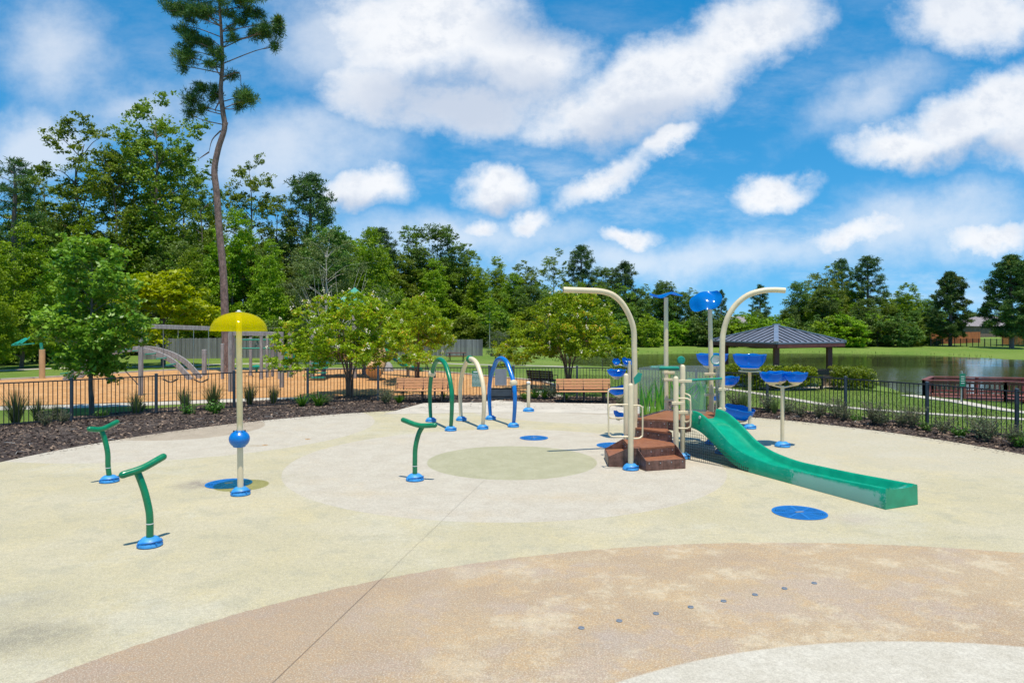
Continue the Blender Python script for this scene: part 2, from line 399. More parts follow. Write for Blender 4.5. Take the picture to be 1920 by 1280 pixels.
# ---- ground sheet (to the horizon), pond, bed, pad, paths
xs = np.concatenate([-np.geomspace(700, 62, 22), np.arange(-60, 70.1, 1.0), np.geomspace(72, 700, 22)])
ys = np.concatenate([-np.geomspace(300, 12, 10), np.arange(-10, 125, 1.0), np.geomspace(128, 1500, 26)])
tag(grid_mesh('lawn', xs, ys, land, M['grass']), kind='structure')
mb = MB(); mb.add([(x, y, WZ) for x, y in PX * 1.0], [tuple(range(len(PX)))]); w = mb.build('pond_water', M['pond']); tag(w, kind='structure')
# grow the water sheet a little under the bank so the shoreline is where land meets water
PCX, PCY, PR = .4, 13.0, 11.4
def arc(cx, cy, r, a0, a1, n): return [(cx + r * math.cos(R(a0 + (a1 - a0) * i / (n - 1))), cy + r * math.sin(R(a0 + (a1 - a0) * i / (n - 1)))) for i in range(n)]
padpoly = arc(PCX, PCY, PR, 0, 180, 97) + [(-11.6, -8), (12.6, -8)]
mb = MB(); mb.prism(padpoly, -.14, 0.0); tag(mb.build('splash_pad', M['pad']), kind='structure')
mb = MB(); mb.prism([(-4.1, 22.7), (-3.2, 25.7), (-1.1, 25.9), (-1.0, 26.7), (.2, 26.7), (.4, 25.9), (3.6, 25.5), (5.3, 24.3), (5.3, 22.5), (.4, 23.2)], -.13, .006); tag(mb.build('gate_walkway', M['conc']), kind='structure')
# curb line round the pad, pale strip on its edge
# dark mulch bed: ring with small mounds
def bed_out(a):      # outer radius of the bed by angle
    x = math.cos(R(a)); return 14.0 if x > .35 else (16.9 if x < -.25 else 14.9 + (.35 - x) / .6 * 1.2)
def walk_fade(x, y): return 0.0 if -3.7 < x < 5.2 and y < 26.3 else 1.0
na, nr = 240, 40; v = []; q = []
for i in range(na):
    a = -30 + 240 * i / (na - 1); ro = bed_out(a)
    for j in range(nr):
        s = j / (nr - 1); r = PR - .06 + (ro - PR + .06) * s
        x, y = PCX + r * math.cos(R(a)), PCY + r * math.sin(R(a))
        e = math.sin(math.pi * min(max(s, 0), 1)) ** .6 * walk_fade(x, y)
        z = -.022 + e * (.05 + .05 * mnoise.noise((x * .9, y * .9, 0)) + .035 * mnoise.noise((x * 4, y * 4, 3)))
        v.append((x, y, z))
for i in range(na - 1):
    for j in range(nr - 1):
        k = i * nr + j; q.append((k, k + 1, k + nr + 1, k + nr))
bed = np_mesh('mulch_bed', np.array(v), np.array(q), M['mulch'], smooth=True); tag(bed, kind='structure')
def bedz(x, y):
    r = math.hypot(x - PCX, y - PCY); a = math.degrees(math.atan2(y - PCY, x - PCX)); ro = bed_out(a); s = (r - PR) / (ro - PR)
    if not 0 < s < 1: return -.03
    e = math.sin(math.pi * s) ** .6 * walk_fade(x, y)
    return -.022 + e * (.05 + .05 * mnoise.noise((x * .9, y * .9, 0)) + .035 * mnoise.noise((x * 4, y * 4, 3)))

def ribbon(name, pts, w, mat, dz=.012, k=6, thick=.12):
    Q = crom([(p[0], p[1], 0) for p in pts], k); mb = MB(); L = []; Rr = []
    for i, p in enumerate(Q):
        t = (Q[min(i + 1, len(Q) - 1)] - Q[max(i - 1, 0)]).normalized(); n = Vector((-t.y, t.x, 0)) * w / 2
        for lst, qq in ((L, p + n), (Rr, p - n)): lst.append(Vector((qq.x, qq.y, hz(qq.x, qq.y) + dz)))
    vs = L + Rr + [a - Vector((0, 0, thick)) for a in L] + [a - Vector((0, 0, thick)) for a in Rr]; n = len(Q); fs = []
    for i in range(n - 1):
        fs += [(i, i + 1, n + i + 1, n + i), (i + 1, i, 2 * n + i, 2 * n + i + 1), (n + i, n + i + 1, 3 * n + i + 1, 3 * n + i)]
    mb.add(vs, fs); o = mb.build(name, mat); return tag(o, kind='structure')
def gp(*pp): return [tuple(GT(a, b))[:2] for a, b in pp]
ribbon('lakeside_path', gp((1330, 726), (1400, 735), (1480, 748), (1583, 764), (1738, 776), (1920, 787), (2150, 800)), .62, M['conc'], .03)
ribbon('dock_path', gp((1700, 741), (1750, 748), (1803, 755), (1920, 774), (2150, 800)), .7, M['conc'], .034)
ribbon('playground_sidewalk', [(-40, 21.5), (-24, 23.4), (-17.4, 24.4), (-13, 25.7), (-9.5, 27.0), (-5.2, 27.5), (-1, 27.6), (2, 28.5)], 1.1, M['conc'], .02)
ribbon('lawn_path', gp((-250, 705), (0, 695), (130, 690), (300, 687), (420, 683), (560, 681), (700, 681)), .8, M['conc'], .03)
ribbon('gate_path', gp((800, 680), (906, 684), (1005, 686), (1100, 690)), 1.0, M['conc'], .03)
pl = [(-25.7, 35.7), (-24, 37.7), (-20.2, 44.0), (-15.7, 45.2), (-8.9, 45.2), (-4.3, 42), (-.8, 37.4), (1.4, 34.5), (2.0, 31.4), (1.0, 28.9), (-1.3, 28.5), (-5.5, 28.2), (-9.5, 27.7), (-13, 26.5), (-17.4, 25.1), (-24, 24.2), (-34, 23.6), (-36, 30)]
plq = [(p.x, p.y) for p in crom([(a, b, 0) for a, b in pl + [pl[0]]], 5)][:-1]
cx_, cy_ = np.mean(plq, 0); v = []; q = []; n = len(plq); rings = 14
for j in range(rings + 1):
    s = j / rings
    for (x, y) in plq:
        xx, yy = cx_ + (x - cx_) * s, cy_ + (y - cy_) * s
        v.append((xx, yy, hz(xx, yy) + .02 + .04 * mnoise.noise((xx * .6, yy * .6, 5)) * (1 if 0 < j < rings else 0) + (.035 if j < rings else 0)))
for j in range(rings):
    for i in range(n):
        k = (i + 1) % n; q.append((j * n + i, j * n + k, (j + 1) * n + k, (j + 1) * n + i))
tag(np_mesh('playground_wood_chips', np.array(v), np.array(q), M['omulch'], smooth=True), kind='structure')
ribbon('playground_curb', pl[:10], .16, M['conc'], .10, 6, .2)

# loose chips lying on the dark bed
rng = np.random.default_rng(3)
def chips(n):
    a = np.radians(rng.uniform(12, 168, n)); ro = np.array([bed_out(math.degrees(k)) for k in a]); r = PR + .03 + (ro - PR - .05) * rng.random(n) ** .9
    x = PCX + r * np.cos(a); y = PCY + r * np.sin(a); z = np.array([bedz(i, j) for i, j in zip(x, y)]) + .012
    c = np.stack([x, y, z], -1); th = rng.uniform(0, 6.3, n); s = rng.uniform(.012, .05, n); w = s * rng.uniform(.2, .6, n); tl = rng.uniform(-.5, .5, n)
    u = np.stack([np.cos(th), np.sin(th), tl], -1) * s[:, None]; v_ = np.stack([-np.sin(th), np.cos(th), rng.uniform(-.5, .5, n)], -1) * w[:, None]
    V = np.stack([c - u - v_, c + u - v_, c + u + v_, c - u + v_], 1).reshape(-1, 3); q_ = np.arange(4 * n).reshape(n, 4)
    return V, q_, rng.random(n) ** 2.2
m, t, out = new_mat('mulch_chip'); at_ = t.node('ShaderNodeAttribute', attribute_name='tint').outputs['Fac']
pbr(t, out, t.mix(at_, (.03, .02, .02), (.34, .24, .17)), .9, None, 0, 0, .2); M['chip'] = m
V, q_, ti = chips(30000); tag(np_mesh('loose_mulch_chips', V, q_, M['chip'], ti), kind='stuff')

# a little mulch kicked onto the paving along the bed edge
rg0 = np.random.default_rng(8); n = 1500
a = np.radians(rg0.uniform(14, 166, n)); r_ = PR - np.abs(rg0.normal(size=n)) * .22; x = PCX + r_ * np.cos(a); y = PCY + r_ * np.sin(a)
c = np.stack([x, y, np.full(n, .006)], -1); th = rg0.uniform(0, 6.3, n); s = rg0.uniform(.008, .028, n)
u = np.stack([np.cos(th), np.sin(th), rg0.uniform(0, .3, n)], -1) * s[:, None]; v_ = np.stack([-np.sin(th), np.cos(th), np.zeros(n)], -1) * (s * .4)[:, None]
tag(np_mesh('scattered_mulch_bits', np.stack([c - u - v_, c + u - v_, c + u + v_, c - u + v_], 1).reshape(-1, 3), np.arange(4 * n).reshape(n, 4), M['chip'], rg0.random(n) * .7), kind='stuff')
# ------------------------------------------------------------------ foliage
def leaf_mat(name, dark, light, accent=None, trans=.3, rough=.5, hue=.0):
    m, t, out = new_mat(name); a = t.node('ShaderNodeAttribute', attribute_name='tint').outputs['Fac']
    rnd = t.node('ShaderNodeObjectInfo').outputs['Random']
    c = t.mix(a, dark, light)
    if accent: c = t.mix(t.ramp(a, .88, .96), c, accent)
    hs = t.node('ShaderNodeHueSaturation', {'Color': c, 'Hue': t.math('ADD', .5 - hue, t.math('MULTIPLY', rnd, 2 * hue)), 'Value': t.math('ADD', .82, t.math('MULTIPLY', rnd, .36)), 'Saturation': 1.05})
    c = hs.outputs[0]
    b = t.node('ShaderNodeBsdfPrincipled', {'Base Color': c, 'Roughness': rough, 'Specular IOR Level': .35})
    tr = t.node('ShaderNodeBsdfTranslucent', {'Color': t.mix(.5, c, t.mix(1, c, (1, 1, .25), 'MULTIPLY'))})
    mx = t.node('ShaderNodeMixShader', {0: trans, 1: b.outputs[0], 2: tr.outputs[0]}); t.l.new(mx.outputs[0], out.inputs[0]); return m
M['lf_oak'] = leaf_mat('broad_leaves', (.07, .17, .018), (.36, .50, .07), None, .40, .38, .01)
M['lf_gum'] = leaf_mat('wood_leaves', (0.074, 0.154, 0.018), (0.308, 0.410, 0.051), None, .38, .5, .018)
M['lf_gum2'] = leaf_mat('light_wood_leaves', (0.114, 0.217, 0.016), (0.399, 0.524, 0.040), None, .40, .5, .018)
M['lf_dark'] = leaf_mat('dark_wood_leaves', (0.051, 0.114, 0.025), (0.205, 0.308, 0.051), None, .32, .5, .018)
M['lf_yel'] = leaf_mat('yellow_leaves', (.26, .35, .01), (.62, .64, .02), None, .45, .5)
M['lf_crape'] = leaf_mat('crape_leaves', (.10, .20, .010), (.52, .66, .045), (.72, .46, .07), .42, .45, .006)
M['lf_pine'] = leaf_mat('pine_needles', (0.025, 0.080, 0.025), (0.148, 0.239, 0.040), (.20, .19, .03), .22, .55, .01)
M['lf_hedge'] = leaf_mat('hedge_leaves', (.07, .13, .012), (.30, .36, .03), None, .3, .4)
M['lf_grass'] = leaf_mat('bunch_grass', (.05, .09, .03), (.20, .26, .10), (.42, .36, .18), .3, .6, .015)
M['lf_shrub'] = leaf_mat('grey_shrub_leaves', (.06, .085, .045), (.19, .23, .12), (.30, .25, .10), .3, .6, .02)
M['lf_lily'] = leaf_mat('strap_leaves', (.03, .10, .012), (.13, .27, .04), None, .3, .4, .01)
M['flower'] = simple('cream_blossom', (.75, .68, .5), .7, .1, 5)
M['bark'] = simple('grey_bark', (.15, .115, .09), .9, .35, 3, stretch=(4, 4, 1), bump=.02, bscale=10)
M['bark2'] = simple('pine_bark', (.20, .135, .115), .9, .4, 3.5, stretch=(2.5, 2.5, 1), bump=.03, bscale=9)
M['bark3'] = simple('crape_bark', (.22, .12, .075), .7, .3, 3, stretch=(4, 4, 1))
M['barkpale'] = simple('pale_bark', (.42, .38, .33), .8, .25, 3, stretch=(4, 4, 1))

def leaves(cen, size, asp=.5, up=.5, rg=None):
    rg = rg or rng; n = len(cen)
    nr = rg.normal(size=(n, 3)); nr[:, 2] = np.abs(nr[:, 2]) + up; nr /= np.linalg.norm(nr, axis=1)[:, None]
    a = rg.normal(size=(n, 3)); u = np.cross(nr, a); u /= np.linalg.norm(u, axis=1)[:, None]; w = np.cross(nr, u)
    u *= size[:, None]; w *= (size * asp)[:, None]
    V = np.stack([cen - u, cen + w - u * .15, cen + u, cen - w - u * .15], 1).reshape(-1, 3)
    return V, np.arange(4 * n).reshape(n, 4)
def clump_pts(c, r, n, rg, flat=.75, shell=.5):
    if n > 60:
        m = max(6, n // 22); d = rg.normal(size=(m, 3)); d /= np.linalg.norm(d, axis=1)[:, None]; sc = d * (rg.random(m) ** .5)[:, None] * 1.08
        k = rg.integers(0, m, n); o = rg.normal(size=(n, 3)) * np.array([.19, .19, .13]); o += sc[k] * rg.normal(size=n)[:, None] * .10
        return c + (sc[k] + o) * r * np.array([1, 1, flat])
    d = rg.normal(size=(n, 3)); d /= np.linalg.norm(d, axis=1)[:, None]
    rad = rg.random(n) ** shell
    lump = 1 + .28 * np.sin(d[:, 0] * 5 + c[0] * 3) * np.sin(d[:, 1] * 5 + c[1] * 3) * np.sin(d[:, 2] * 4 + c[2] * 2)
    return c + d * (rad * lump)[:, None] * r * np.array([1, 1, flat])
def tree_meshes(seed, H, R0, base, prof, ncl, cr, nl, ls, mat, bark, trunk_r, flat=.75, up=.5, asp=.5, limbs=14, multi=1, lean=.0, gap=0.0, flowers=0, droop=0):
    """returns (trunk mesh, crown mesh); clumps of leaves carried on limbs"""
    rg = np.random.default_rng(seed); rd = random.Random(seed)
    cl = []
    tries = 0
    while len(cl) < ncl and tries < 9000:
        tries += 1
        h = rd.random(); a = rd.uniform(0, 6.283)
        rmax = prof(h) * R0 * (1 + .28 * math.sin(a * 2 + seed) + .16 * math.sin(a * 3 + seed * 2 + h * 5))
        if rd.random() > prof(h) + .15: continue
        rr = rmax * (rd.random() ** .42)
        p = np.array([rr * math.cos(a), rr * math.sin(a), base + (H - base) * h - droop * (rr / R0) ** 2 * (1 - h * .6)])
        s = cr * rd.uniform(.62, 1.25) * (.8 + .3 * (1 - h))
        if any(np.linalg.norm((p - q_) * (1, 1, 1.25)) < (s + t_) * (.42 + gap) for q_, t_ in cl): continue
        cl.append((p, s))
    V = []; T = []; SZ = []
    for p, s in cl:
        n = int(nl * (s / cr) ** 2)
        pts = clump_pts(p, s, n, rg, flat, .45)
        V.append(pts); tb = rd.uniform(.15, .62)
        hh = (pts[:, 2] - p[2]) / (s * flat)
        T.append(np.clip(tb + .30 * (rg.random(n) - .4) , 0, 1) if not flowers else np.clip(tb * .8 + .62 * rg.random(n) ** 2, 0, 1)); SZ.append(ls * rg.uniform(.6, 1.3, n))
    cen = np.concatenate(V); tint = np.concatenate(T); sz = np.concatenate(SZ)
    v, q_ = leaves(cen, sz, asp, up, rg)
    co = np_mesh('crown', v, q_, mat, tint); cm = co.data; bpy.data.objects.remove(co)
    # trunk + limbs
    mb = MB(); bend = [(rd.uniform(-1, 1) * lean, rd.uniform(-1, 1) * lean) for _ in range(6)]
    fl = None
    if multi == 1:
        top = base + (H - base) * .86
        tp = [Vector((bend[i][0] * (i > 0), bend[i][1] * (i > 0), top * i / 5)) for i in range(6)]
        tc = crom([(0, 0, -.3)] + tp, 4); mb.tube(tc, [trunk_r * 1.35, trunk_r, trunk_r * .85, trunk_r * .6, trunk_r * .35, trunk_r * .12], 9)
        cand = sorted(cl, key=lambda c: rd.random())[:limbs]
        for p, s in cand:
            p = Vector(p); z0 = max(min(p.z - .35 * math.hypot(p.x, p.y) - .3, top * .93), base * .75)
            k = z0 / top * 5; i = int(min(k, 4)); st = tp[i].lerp(tp[i + 1], k - i)
            mid = st.lerp(p, .5) + Vector((0, 0, .10 * (p - st).length)) + Vector((rd.uniform(-.1, .1),) * 3) * (p - st).length
            rr = trunk_r * .36 * (1 - .6 * z0 / H); mb.tube(crom([st, mid, p], 3), [rr, rr * .6, rr * .2], 5)
    else:
        for k in range(multi):
            a = 6.283 * k / multi + rd.uniform(-.3, .3); o = Vector((math.cos(a), math.sin(a), 0))
            e = o * R0 * rd.uniform(.3, .55); zt = base + (H - base) * rd.uniform(.35, .7)
            tc = crom([o * .10 + Vector((0, 0, -.2)), o * .14 + Vector((0, 0, base * .5)), o * R0 * .2 + Vector((0, 0, base * 1.05)), e + Vector((0, 0, zt))], 4)
            mb.tube(tc, [trunk_r, trunk_r * .8, trunk_r * .6, trunk_r * .22], 7)
            for p, s in sorted(cl, key=lambda c: (Vector(c[0]) - e).length + rd.random() * 1.2)[:4]:
                st = tc[int(len(tc) * rd.uniform(.45, .8))]; p = Vector(p)
                mb.tube(crom([st, st.lerp(p, .55) + Vector((0, 0, .1)), p], 3), [trunk_r * .4, trunk_r * .3, trunk_r * .1], 5)
    to = mb.build('trunk', bark); tm = to.data; bpy.data.objects.remove(to)
    if flowers:
        fm = MB(); fr = rg.permutation(len(cl))
        out_ = [c for c in cl if np.hypot(c[0][0], c[0][1]) > R0 * .25 or c[0][2] > H * .7]
        for k in range(flowers):
            p, s = out_[rd.randrange(len(out_))]; d = Vector((p[0], p[1], (p[2] - base) * .8 - .4)); d = (d.normalized() + Vector((rd.uniform(-.6, .6), rd.uniform(-.6, .6), rd.uniform(-.4, .5)))).normalized()
            c = Vector(p) + d * s * 1.0
            for _ in range(7):
                o = Vector((rd.gauss(0, 1), rd.gauss(0, 1), rd.gauss(0, 1.2))) * .035; r_ = rd.uniform(.012, .03)
                fm.lathe([(.0005, -r_), (r_, 0), (.0005, r_)], c + o, 5)
        fo = fm.build('blossoms', M['flower']); fl = fo.data; bpy.data.objects.remove(fo)
    return tm, cm, fl
def pine_meshes(seed, H, trunk_r, clumps, mat=None, tuft=.42, per=11, nb=3, needle=.02, trunk_pts=None, stubs=()):
    """clumps: list (x, y, z, rx, rz, n tufts)"""
    rg = np.random.default_rng(seed); rd = random.Random(seed); mat = mat or M['lf_pine']
    Vs = []; Ts = []
    mb = MB(); tp = [Vector(p) for p in (trunk_pts or [(0, 0, -.3), (rd.uniform(-.2, .2), 0, H * .3), (rd.uniform(-.3, .3), rd.uniform(-.2, .2), H * .6), (0, rd.uniform(-.2, .2), H * .85), (rd.uniform(-.1, .1), 0, H * .97)])]
    tc = crom(tp, 6); mb.tube(tc, [trunk_r * 1.2, trunk_r, trunk_r * .88, trunk_r * .72, trunk_r * .5, trunk_r * .22], 10)
    for (x, y, z, rx, rz, nt) in clumps:
        c = Vector((x, y, z)); off = math.hypot(x - tc[-1].x, y)
        # limb from the trunk, below the clump
        zb = z - .22 * rx - rd.uniform(.25, .6) * (abs(x - tc[-1].x) + abs(y)) * .55
        st = min(tc, key=lambda p: abs(p.z - zb)); 
        hub = st.lerp(c, .62) + Vector((0, 0, rd.uniform(-.15, .15)))
        lr = max(trunk_r * .16, .03); mb.tube(crom([st, hub, c], 3), [lr, lr * .75, lr * .4], 6)
        pts = clump_pts(np.array(c), 1.0, nt, rg, 1, .6); pts = np.array(c) + (pts - np.array(c)) * np.array([rx, rx, rz])
        for k in range(min(nt, 3 * nb)):
            p = Vector(pts[k]); mb.tube([hub.lerp(c, rd.uniform(.3, 1)), p], [lr * .35, lr * .12], 4)
        tb = rd.uniform(.1, .55)
        for p in pts:
            d = rg.normal(size=(per, 3)); d[:, 2] += .45; d /= np.linalg.norm(d, axis=1)[:, None]
            L = tuft * rg.uniform(.6, 1.1, per); w = np.cross(d, rg.normal(size=(per, 3))); w /= np.linalg.norm(w, axis=1)[:, None]
            b = p + rg.normal(size=(per, 3)) * .03; e = p + d * L[:, None]
            Vs.append(np.stack([b - w * needle * .4, p + d * L[:, None] * .5 - w * needle, e, p + d * L[:, None] * .5 + w * needle], 1).reshape(-1, 3))
            Ts.append(np.clip(tb + .5 * (rg.random(per) - .4) + (.5 if rg.random() < .05 else 0), 0, 1))
    for s in stubs: mb.tube(crom([Vector(p) for p in s], 3), [.045, .03, .012], 5)
    v = np.concatenate(Vs); co = np_mesh('crown', v, np.arange(len(v)).reshape(-1, 4), mat, np.concatenate(Ts)); cm = co.data; bpy.data.objects.remove(co)
    to = mb.build('trunk', M['bark2']); tm = to.data; bpy.data.objects.remove(to)
    return tm, cm, None
def put_tree(kind, meshes, loc, sx, sz, rz, label, cat='tree', group=None, sy=None):
    r = empty(kind, loc, label, cat, group, rz); r.scale = (sx, sy or sx, sz)
    for nm, me in zip(('trunk', 'crown', 'blossoms'), meshes):
        if me is not None:
            o = bpy.data.objects.new(nm, me); C.objects.link(o); o.parent = r
    return r

# prototypes (unit designs, heights in metres)
oval = lambda h: max(0.0, math.sin(math.pi * (h * .9 + .08)) ** .6)
spire = lambda h: min(1, .55 + h * 2) * (1 - h) ** .55 * .95 + .10
cone = lambda h: max(.05, (1 - h) ** .75 * .95 + .08) * min(1, .45 + h * 4)
tall = lambda h: min(1, .35 + .8 * math.sin(math.pi * min(1, h * .85 + .1)))
dome = lambda h: max(.08, (1 - h ** 2.6) ** .5) * min(1, .62 + h * 2)
gum = [tree_meshes(11 + i, 20, 3.7, 4.5, tall, 74, 1.12, 270, .14, M['lf_gum'], M['bark'], .28, .7, .6, .55, 20, lean=.35, gap=.10) for i in range(3)]
gumd = [tree_meshes(31 + i, 16, 4.2, 1.6, spire if i % 2 else oval, 92, 1.25, 380, .145, m_, M['bark'], .25, .75, .6, .55, 12, lean=.3) for i, m_ in enumerate((M['lf_gum'], M['lf_gum2'], M['lf_dark'], M['lf_gum2']))]
bush = [tree_meshes(51 + i, 6, 3.0, .3, dome, 48, 1.0, 280, .15, m_, M['bark'], .10, .8, .6, .55, 8) for i, m_ in enumerate((M['lf_gum2'], M['lf_gum'], M['lf_dark']))]
def pclumps(seed, H, zb, R0, n, nt=26):
    rd = random.Random(seed); o = []
    for i in range(n):
        h = (i + rd.random() * .7) / n; a = i * 2.4 + rd.uniform(-.5, .5); r = R0 * (1 - .62 * h ** 1.6) * rd.uniform(.35, 1.0) * (.65 if h < .12 else 1)
        if h > .93: r *= .2
        o.append((r * math.cos(a), r * math.sin(a), zb + (H - zb) * h, rd.uniform(.75, 1.25), rd.uniform(.38, .6), nt))
    return o
pine = [pine_meshes(71, 20, .26, pclumps(71, 20, 11, 3.2, 26), tuft=.5, per=9, needle=.035),
        pine_meshes(72, 18, .24, pclumps(72, 18, 8, 3.6, 52, 30), tuft=.5, per=9, needle=.04),
        pine_meshes(73, 16, .24, pclumps(73, 16, 3.5, 3.8, 64, 30), tuft=.5, per=9, needle=.04),
        pine_meshes(74, 16, .3, pclumps(74, 16.2, 2.2, 4.6, 120, 40), tuft=.5, per=10, needle=.05)]
print('protos done')
# ------------------------------------------------------------------ trees in place
rt = random.Random(5)
def bg(kind, meshes, H0, px, ty, D, wf, label, group=None, gy=None):
    b = at(px, D); zt = CH + (HZ - ty) / F * D; h = zt - b.z; s = h / H0
    return put_tree(kind, meshes, b, s * wf, s, rt.uniform(0, 6.28), label, 'tree', group)
# skyline of the wood on the left (px, top row, distance, kind, width factor, label)
L = [(28, 300, 66, 'p0', 1.15, 'flat-topped pine at the left edge of the photo with a bare forked trunk'),
     (150, 222, 72, 'g0', .95, 'tall airy tree with a lone high plume of leaves, left of the tallest broadleaf'),
     (82, 312, 76, 'g1', 1.1, 'airy broadleaf with open crown between the left-edge pine and the plumed tree'),
     (215, 285, 70, 'g2', .95, 'broad green tree between the plumed tree and the tallest broadleaf'),
     (292, 176, 73, 'g1', .95, 'tallest broadleaf tree of the left wood, open forked top against the cloud'),
     (248, 245, 79, 'g2', .8, 'narrow tree column just left of the tallest broadleaf'),
     (322, 238, 80, 'g1', .75, 'narrow tree column just right of the tallest broadleaf'),
     (345, 285, 78, 'g0', .8, 'slim broadleaf just left of the giant pine trunk'),
     (378, 335, 70, 'g2', .7, 'narrow leafy tree directly behind the giant pine trunk'),
     (470, 295, 76, 'g1', .8, 'open crowned tree right of the giant pine trunk'),
     (520, 370, 72, 'g0', .85, 'mid-height broadleaf left of the slender dark pine'),
     (582, 330, 74, 'p1', 1.0, 'slender dark pine with layered tufts above the grey willowy tree'),
     (440, 400, 66, 'd1', .8, 'lighter green tree low beside the giant pine trunk'),
     (622, 425, 70, 'd2', .9, 'dark rounded tree at the right end of the left wood')]
for px, ty, D, k, wf, lab in L:
    ms = {'p': pine, 'g': gum, 'd': gumd}[k[0]][int(k[1])]; H0 = {'p0': 20, 'p1': 18, 'p2': 16}.get(k, 20 if k[0] == 'g' else 16)
    bg('pine_tree' if k[0] == 'p' else 'leafy_tree', ms, H0, px, ty, D, wf, lab)
gl = 'leafy tree in the dense wood behind the play area on the left'
for i in range(30):
    px = -60 + i * 26 + rt.uniform(-10, 10); D = rt.uniform(66, 84); ty = 440 + rt.uniform(-38, 30) + (0 if px < 560 else 25)
    bg('leafy_tree', gumd[rt.randrange(4)], 16, px, ty, D, rt.uniform(.75, 1.05), gl, 'trees filling the left wood')
for i in range(20):
    px = -40 + i * 37 + rt.uniform(-10, 10); D = rt.uniform(63, 67)
    bg('leafy_shrub', bush[rt.randrange(3)], 6, px, 585 + rt.uniform(-35, 15), D, rt.uniform(.9, 1.3), 'leafy understorey shrub along the foot of the left wood', 'undergrowth of the left wood')
# wood across the middle
Mid = [(712, 430, 108, 'p1', 1.15, 'spreading dark pine at the left end of the middle wood'), (765, 425, 112, 'g0', 1.0, 'tall tree beside the spreading dark pine'),
       (818, 420, 112, 'd2', .85, 'pointed tall tree, second summit of the middle wood'), (850, 470, 114, 'd0', .8, 'tree below the pointed summit of the middle wood'),
       (882, 458, 116, 'g2', .8, 'thin tree with a leaning tuft standing clear of the middle wood'), (930, 486, 120, 'd1', .9, 'rounded tree above the blue water loop'),
       (985, 492, 120, 'd0', .9, 'rounded tree above the right crape myrtle left half'), (1038, 470, 124, 'g1', .9, 'twin-topped tree left of the layered pine'),
       (1090, 462, 124, 'p1', 1.0, 'layered pine topping the middle wood left of the cream arch'), (1130, 500, 124, 'd2', .9, 'dark tree between the two layered pines'),
       (1172, 494, 120, 'p2', 1.2, 'wide layered pine directly behind the left cream arch'), (1207, 535, 118, 'd0', .8, 'tree just right of the left cream arch'),
       (1245, 526, 112, 'd2', .9, 'dark round-topped tree behind the flat blue leaf sprayer'), (1290, 542, 116, 'd0', .9, 'tree behind the tilted blue leaf sprayer'),
       (1352, 546, 126, 'p2', .8, 'small pine peeping right of the tilted blue leaf sprayer'), (1425, 536, 122, 'p2', 1.0, 'lone pine rising behind the right cream arch'),
       (1497, 528, 112, 'd2', .95, 'rounded tree just right of the cream arch tip'), (1545, 503, 114, 'd0', 1.0, 'big domed tree left of the two high pines over the pond'),
       (1578, 487, 116, 'p1', .9, 'left one of the two high pines over the pond'), (1627, 482, 112, 'p1', 1.15, 'right and tallest one of the two high pines over the pond'),
       (1662, 548, 116, 'd1', .7, 'short tree in the dip right of the tallest pond pine'), (1738, 560, 108, 'd2', 1.1, 'lower tree filling the gap left of the shoreline pine'),
       (1700, 533, 106, 'd3', .95, 'rounded tree between the tallest pond pine and the shoreline pine'),
       (1782, 514, 98, 'p3', 1.0, 'shoreline pine with a dense crown standing in front of the far house')]
for px, ty, D, k, wf, lab in Mid:
    ms = {'p': pine, 'g': gum, 'd': gumd}[k[0]][int(k[1])]; H0 = {'p0': 20, 'p1': 18, 'p2': 16, 'p3': 16}.get(k, 20 if k[0] == 'g' else 16)
    bg('pine_tree' if k[0] == 'p' else 'leafy_tree', ms, H0, px, ty, D, wf, lab)
bg('pine_tree', pine[3], 16, 1897, 484, 92, 1.12, 'big dark pine at the right edge of the photo beside the far house')
bg('leafy_tree', gumd[2], 16, 1925, 500, 99, .9, 'dark leafy tree cut by the right edge of the photo')
for i in range(34):
    px = 655 + i * 20 + rt.uniform(-8, 8); D = rt.uniform(104, 124); ty = np.interp(px, [640, 700, 830, 900, 1000, 1200, 1330], [450, 462, 468, 505, 515, 535, 560]) + rt.uniform(-4, 34)
    bg('leafy_tree', gumd[rt.randrange(4)], 16, px, ty, D, rt.uniform(.9, 1.25), 'leafy tree in the dense wood behind the crape myrtles', 'trees filling the middle wood')
for i in range(26):
    px = 690 + i * 25 + rt.uniform(-8, 8); D = rt.uniform(97, 104)
    bg('leafy_shrub', bush[rt.randrange(3)], 6, px, 588 + rt.uniform(-22, 22), D, rt.uniform(.9, 1.4), 'leafy shrub along the foot of the middle wood', 'undergrowth of the middle wood')
for i in range(24):
    px = 1375 + i * 15.5 + rt.uniform(-6, 6); D = rt.uniform(103, 114); ty = np.interp(px, [1370, 1440, 1500, 1560, 1650, 1730], [590, 580, 545, 530, 560, 572]) + rt.uniform(-4, 30)
    if px > 1738: continue
    bg('leafy_tree', gumd[rt.randrange(4)], 16, px, ty, D, rt.uniform(.9, 1.25), 'leafy tree in the wood on the far shore of the pond', 'trees filling the far-shore wood')
for i in range(28):
    px = 1345 + i * 14.6 + rt.uniform(-6, 6); D = rt.uniform(97, 101) 
    if px > 1750: continue
    bg('leafy_shrub', bush[rt.choice((0, 0, 1, 2))], 6, px, 606 + rt.uniform(-20, 16), D, rt.uniform(.9, 1.4), 'leafy shrub along the far shore of the pond', 'undergrowth on the far shore')
for i in range(16):
    px = 1330 + i * 50; b = at(px, 330)
    bg('leafy_tree', gumd[i % 4], 16, px + rt.uniform(-14, 14), 578 + rt.uniform(-5, 8), 330 + rt.uniform(-40, 40), 2.2, 'small distant tree on the skyline beyond the pond', 'distant skyline trees')
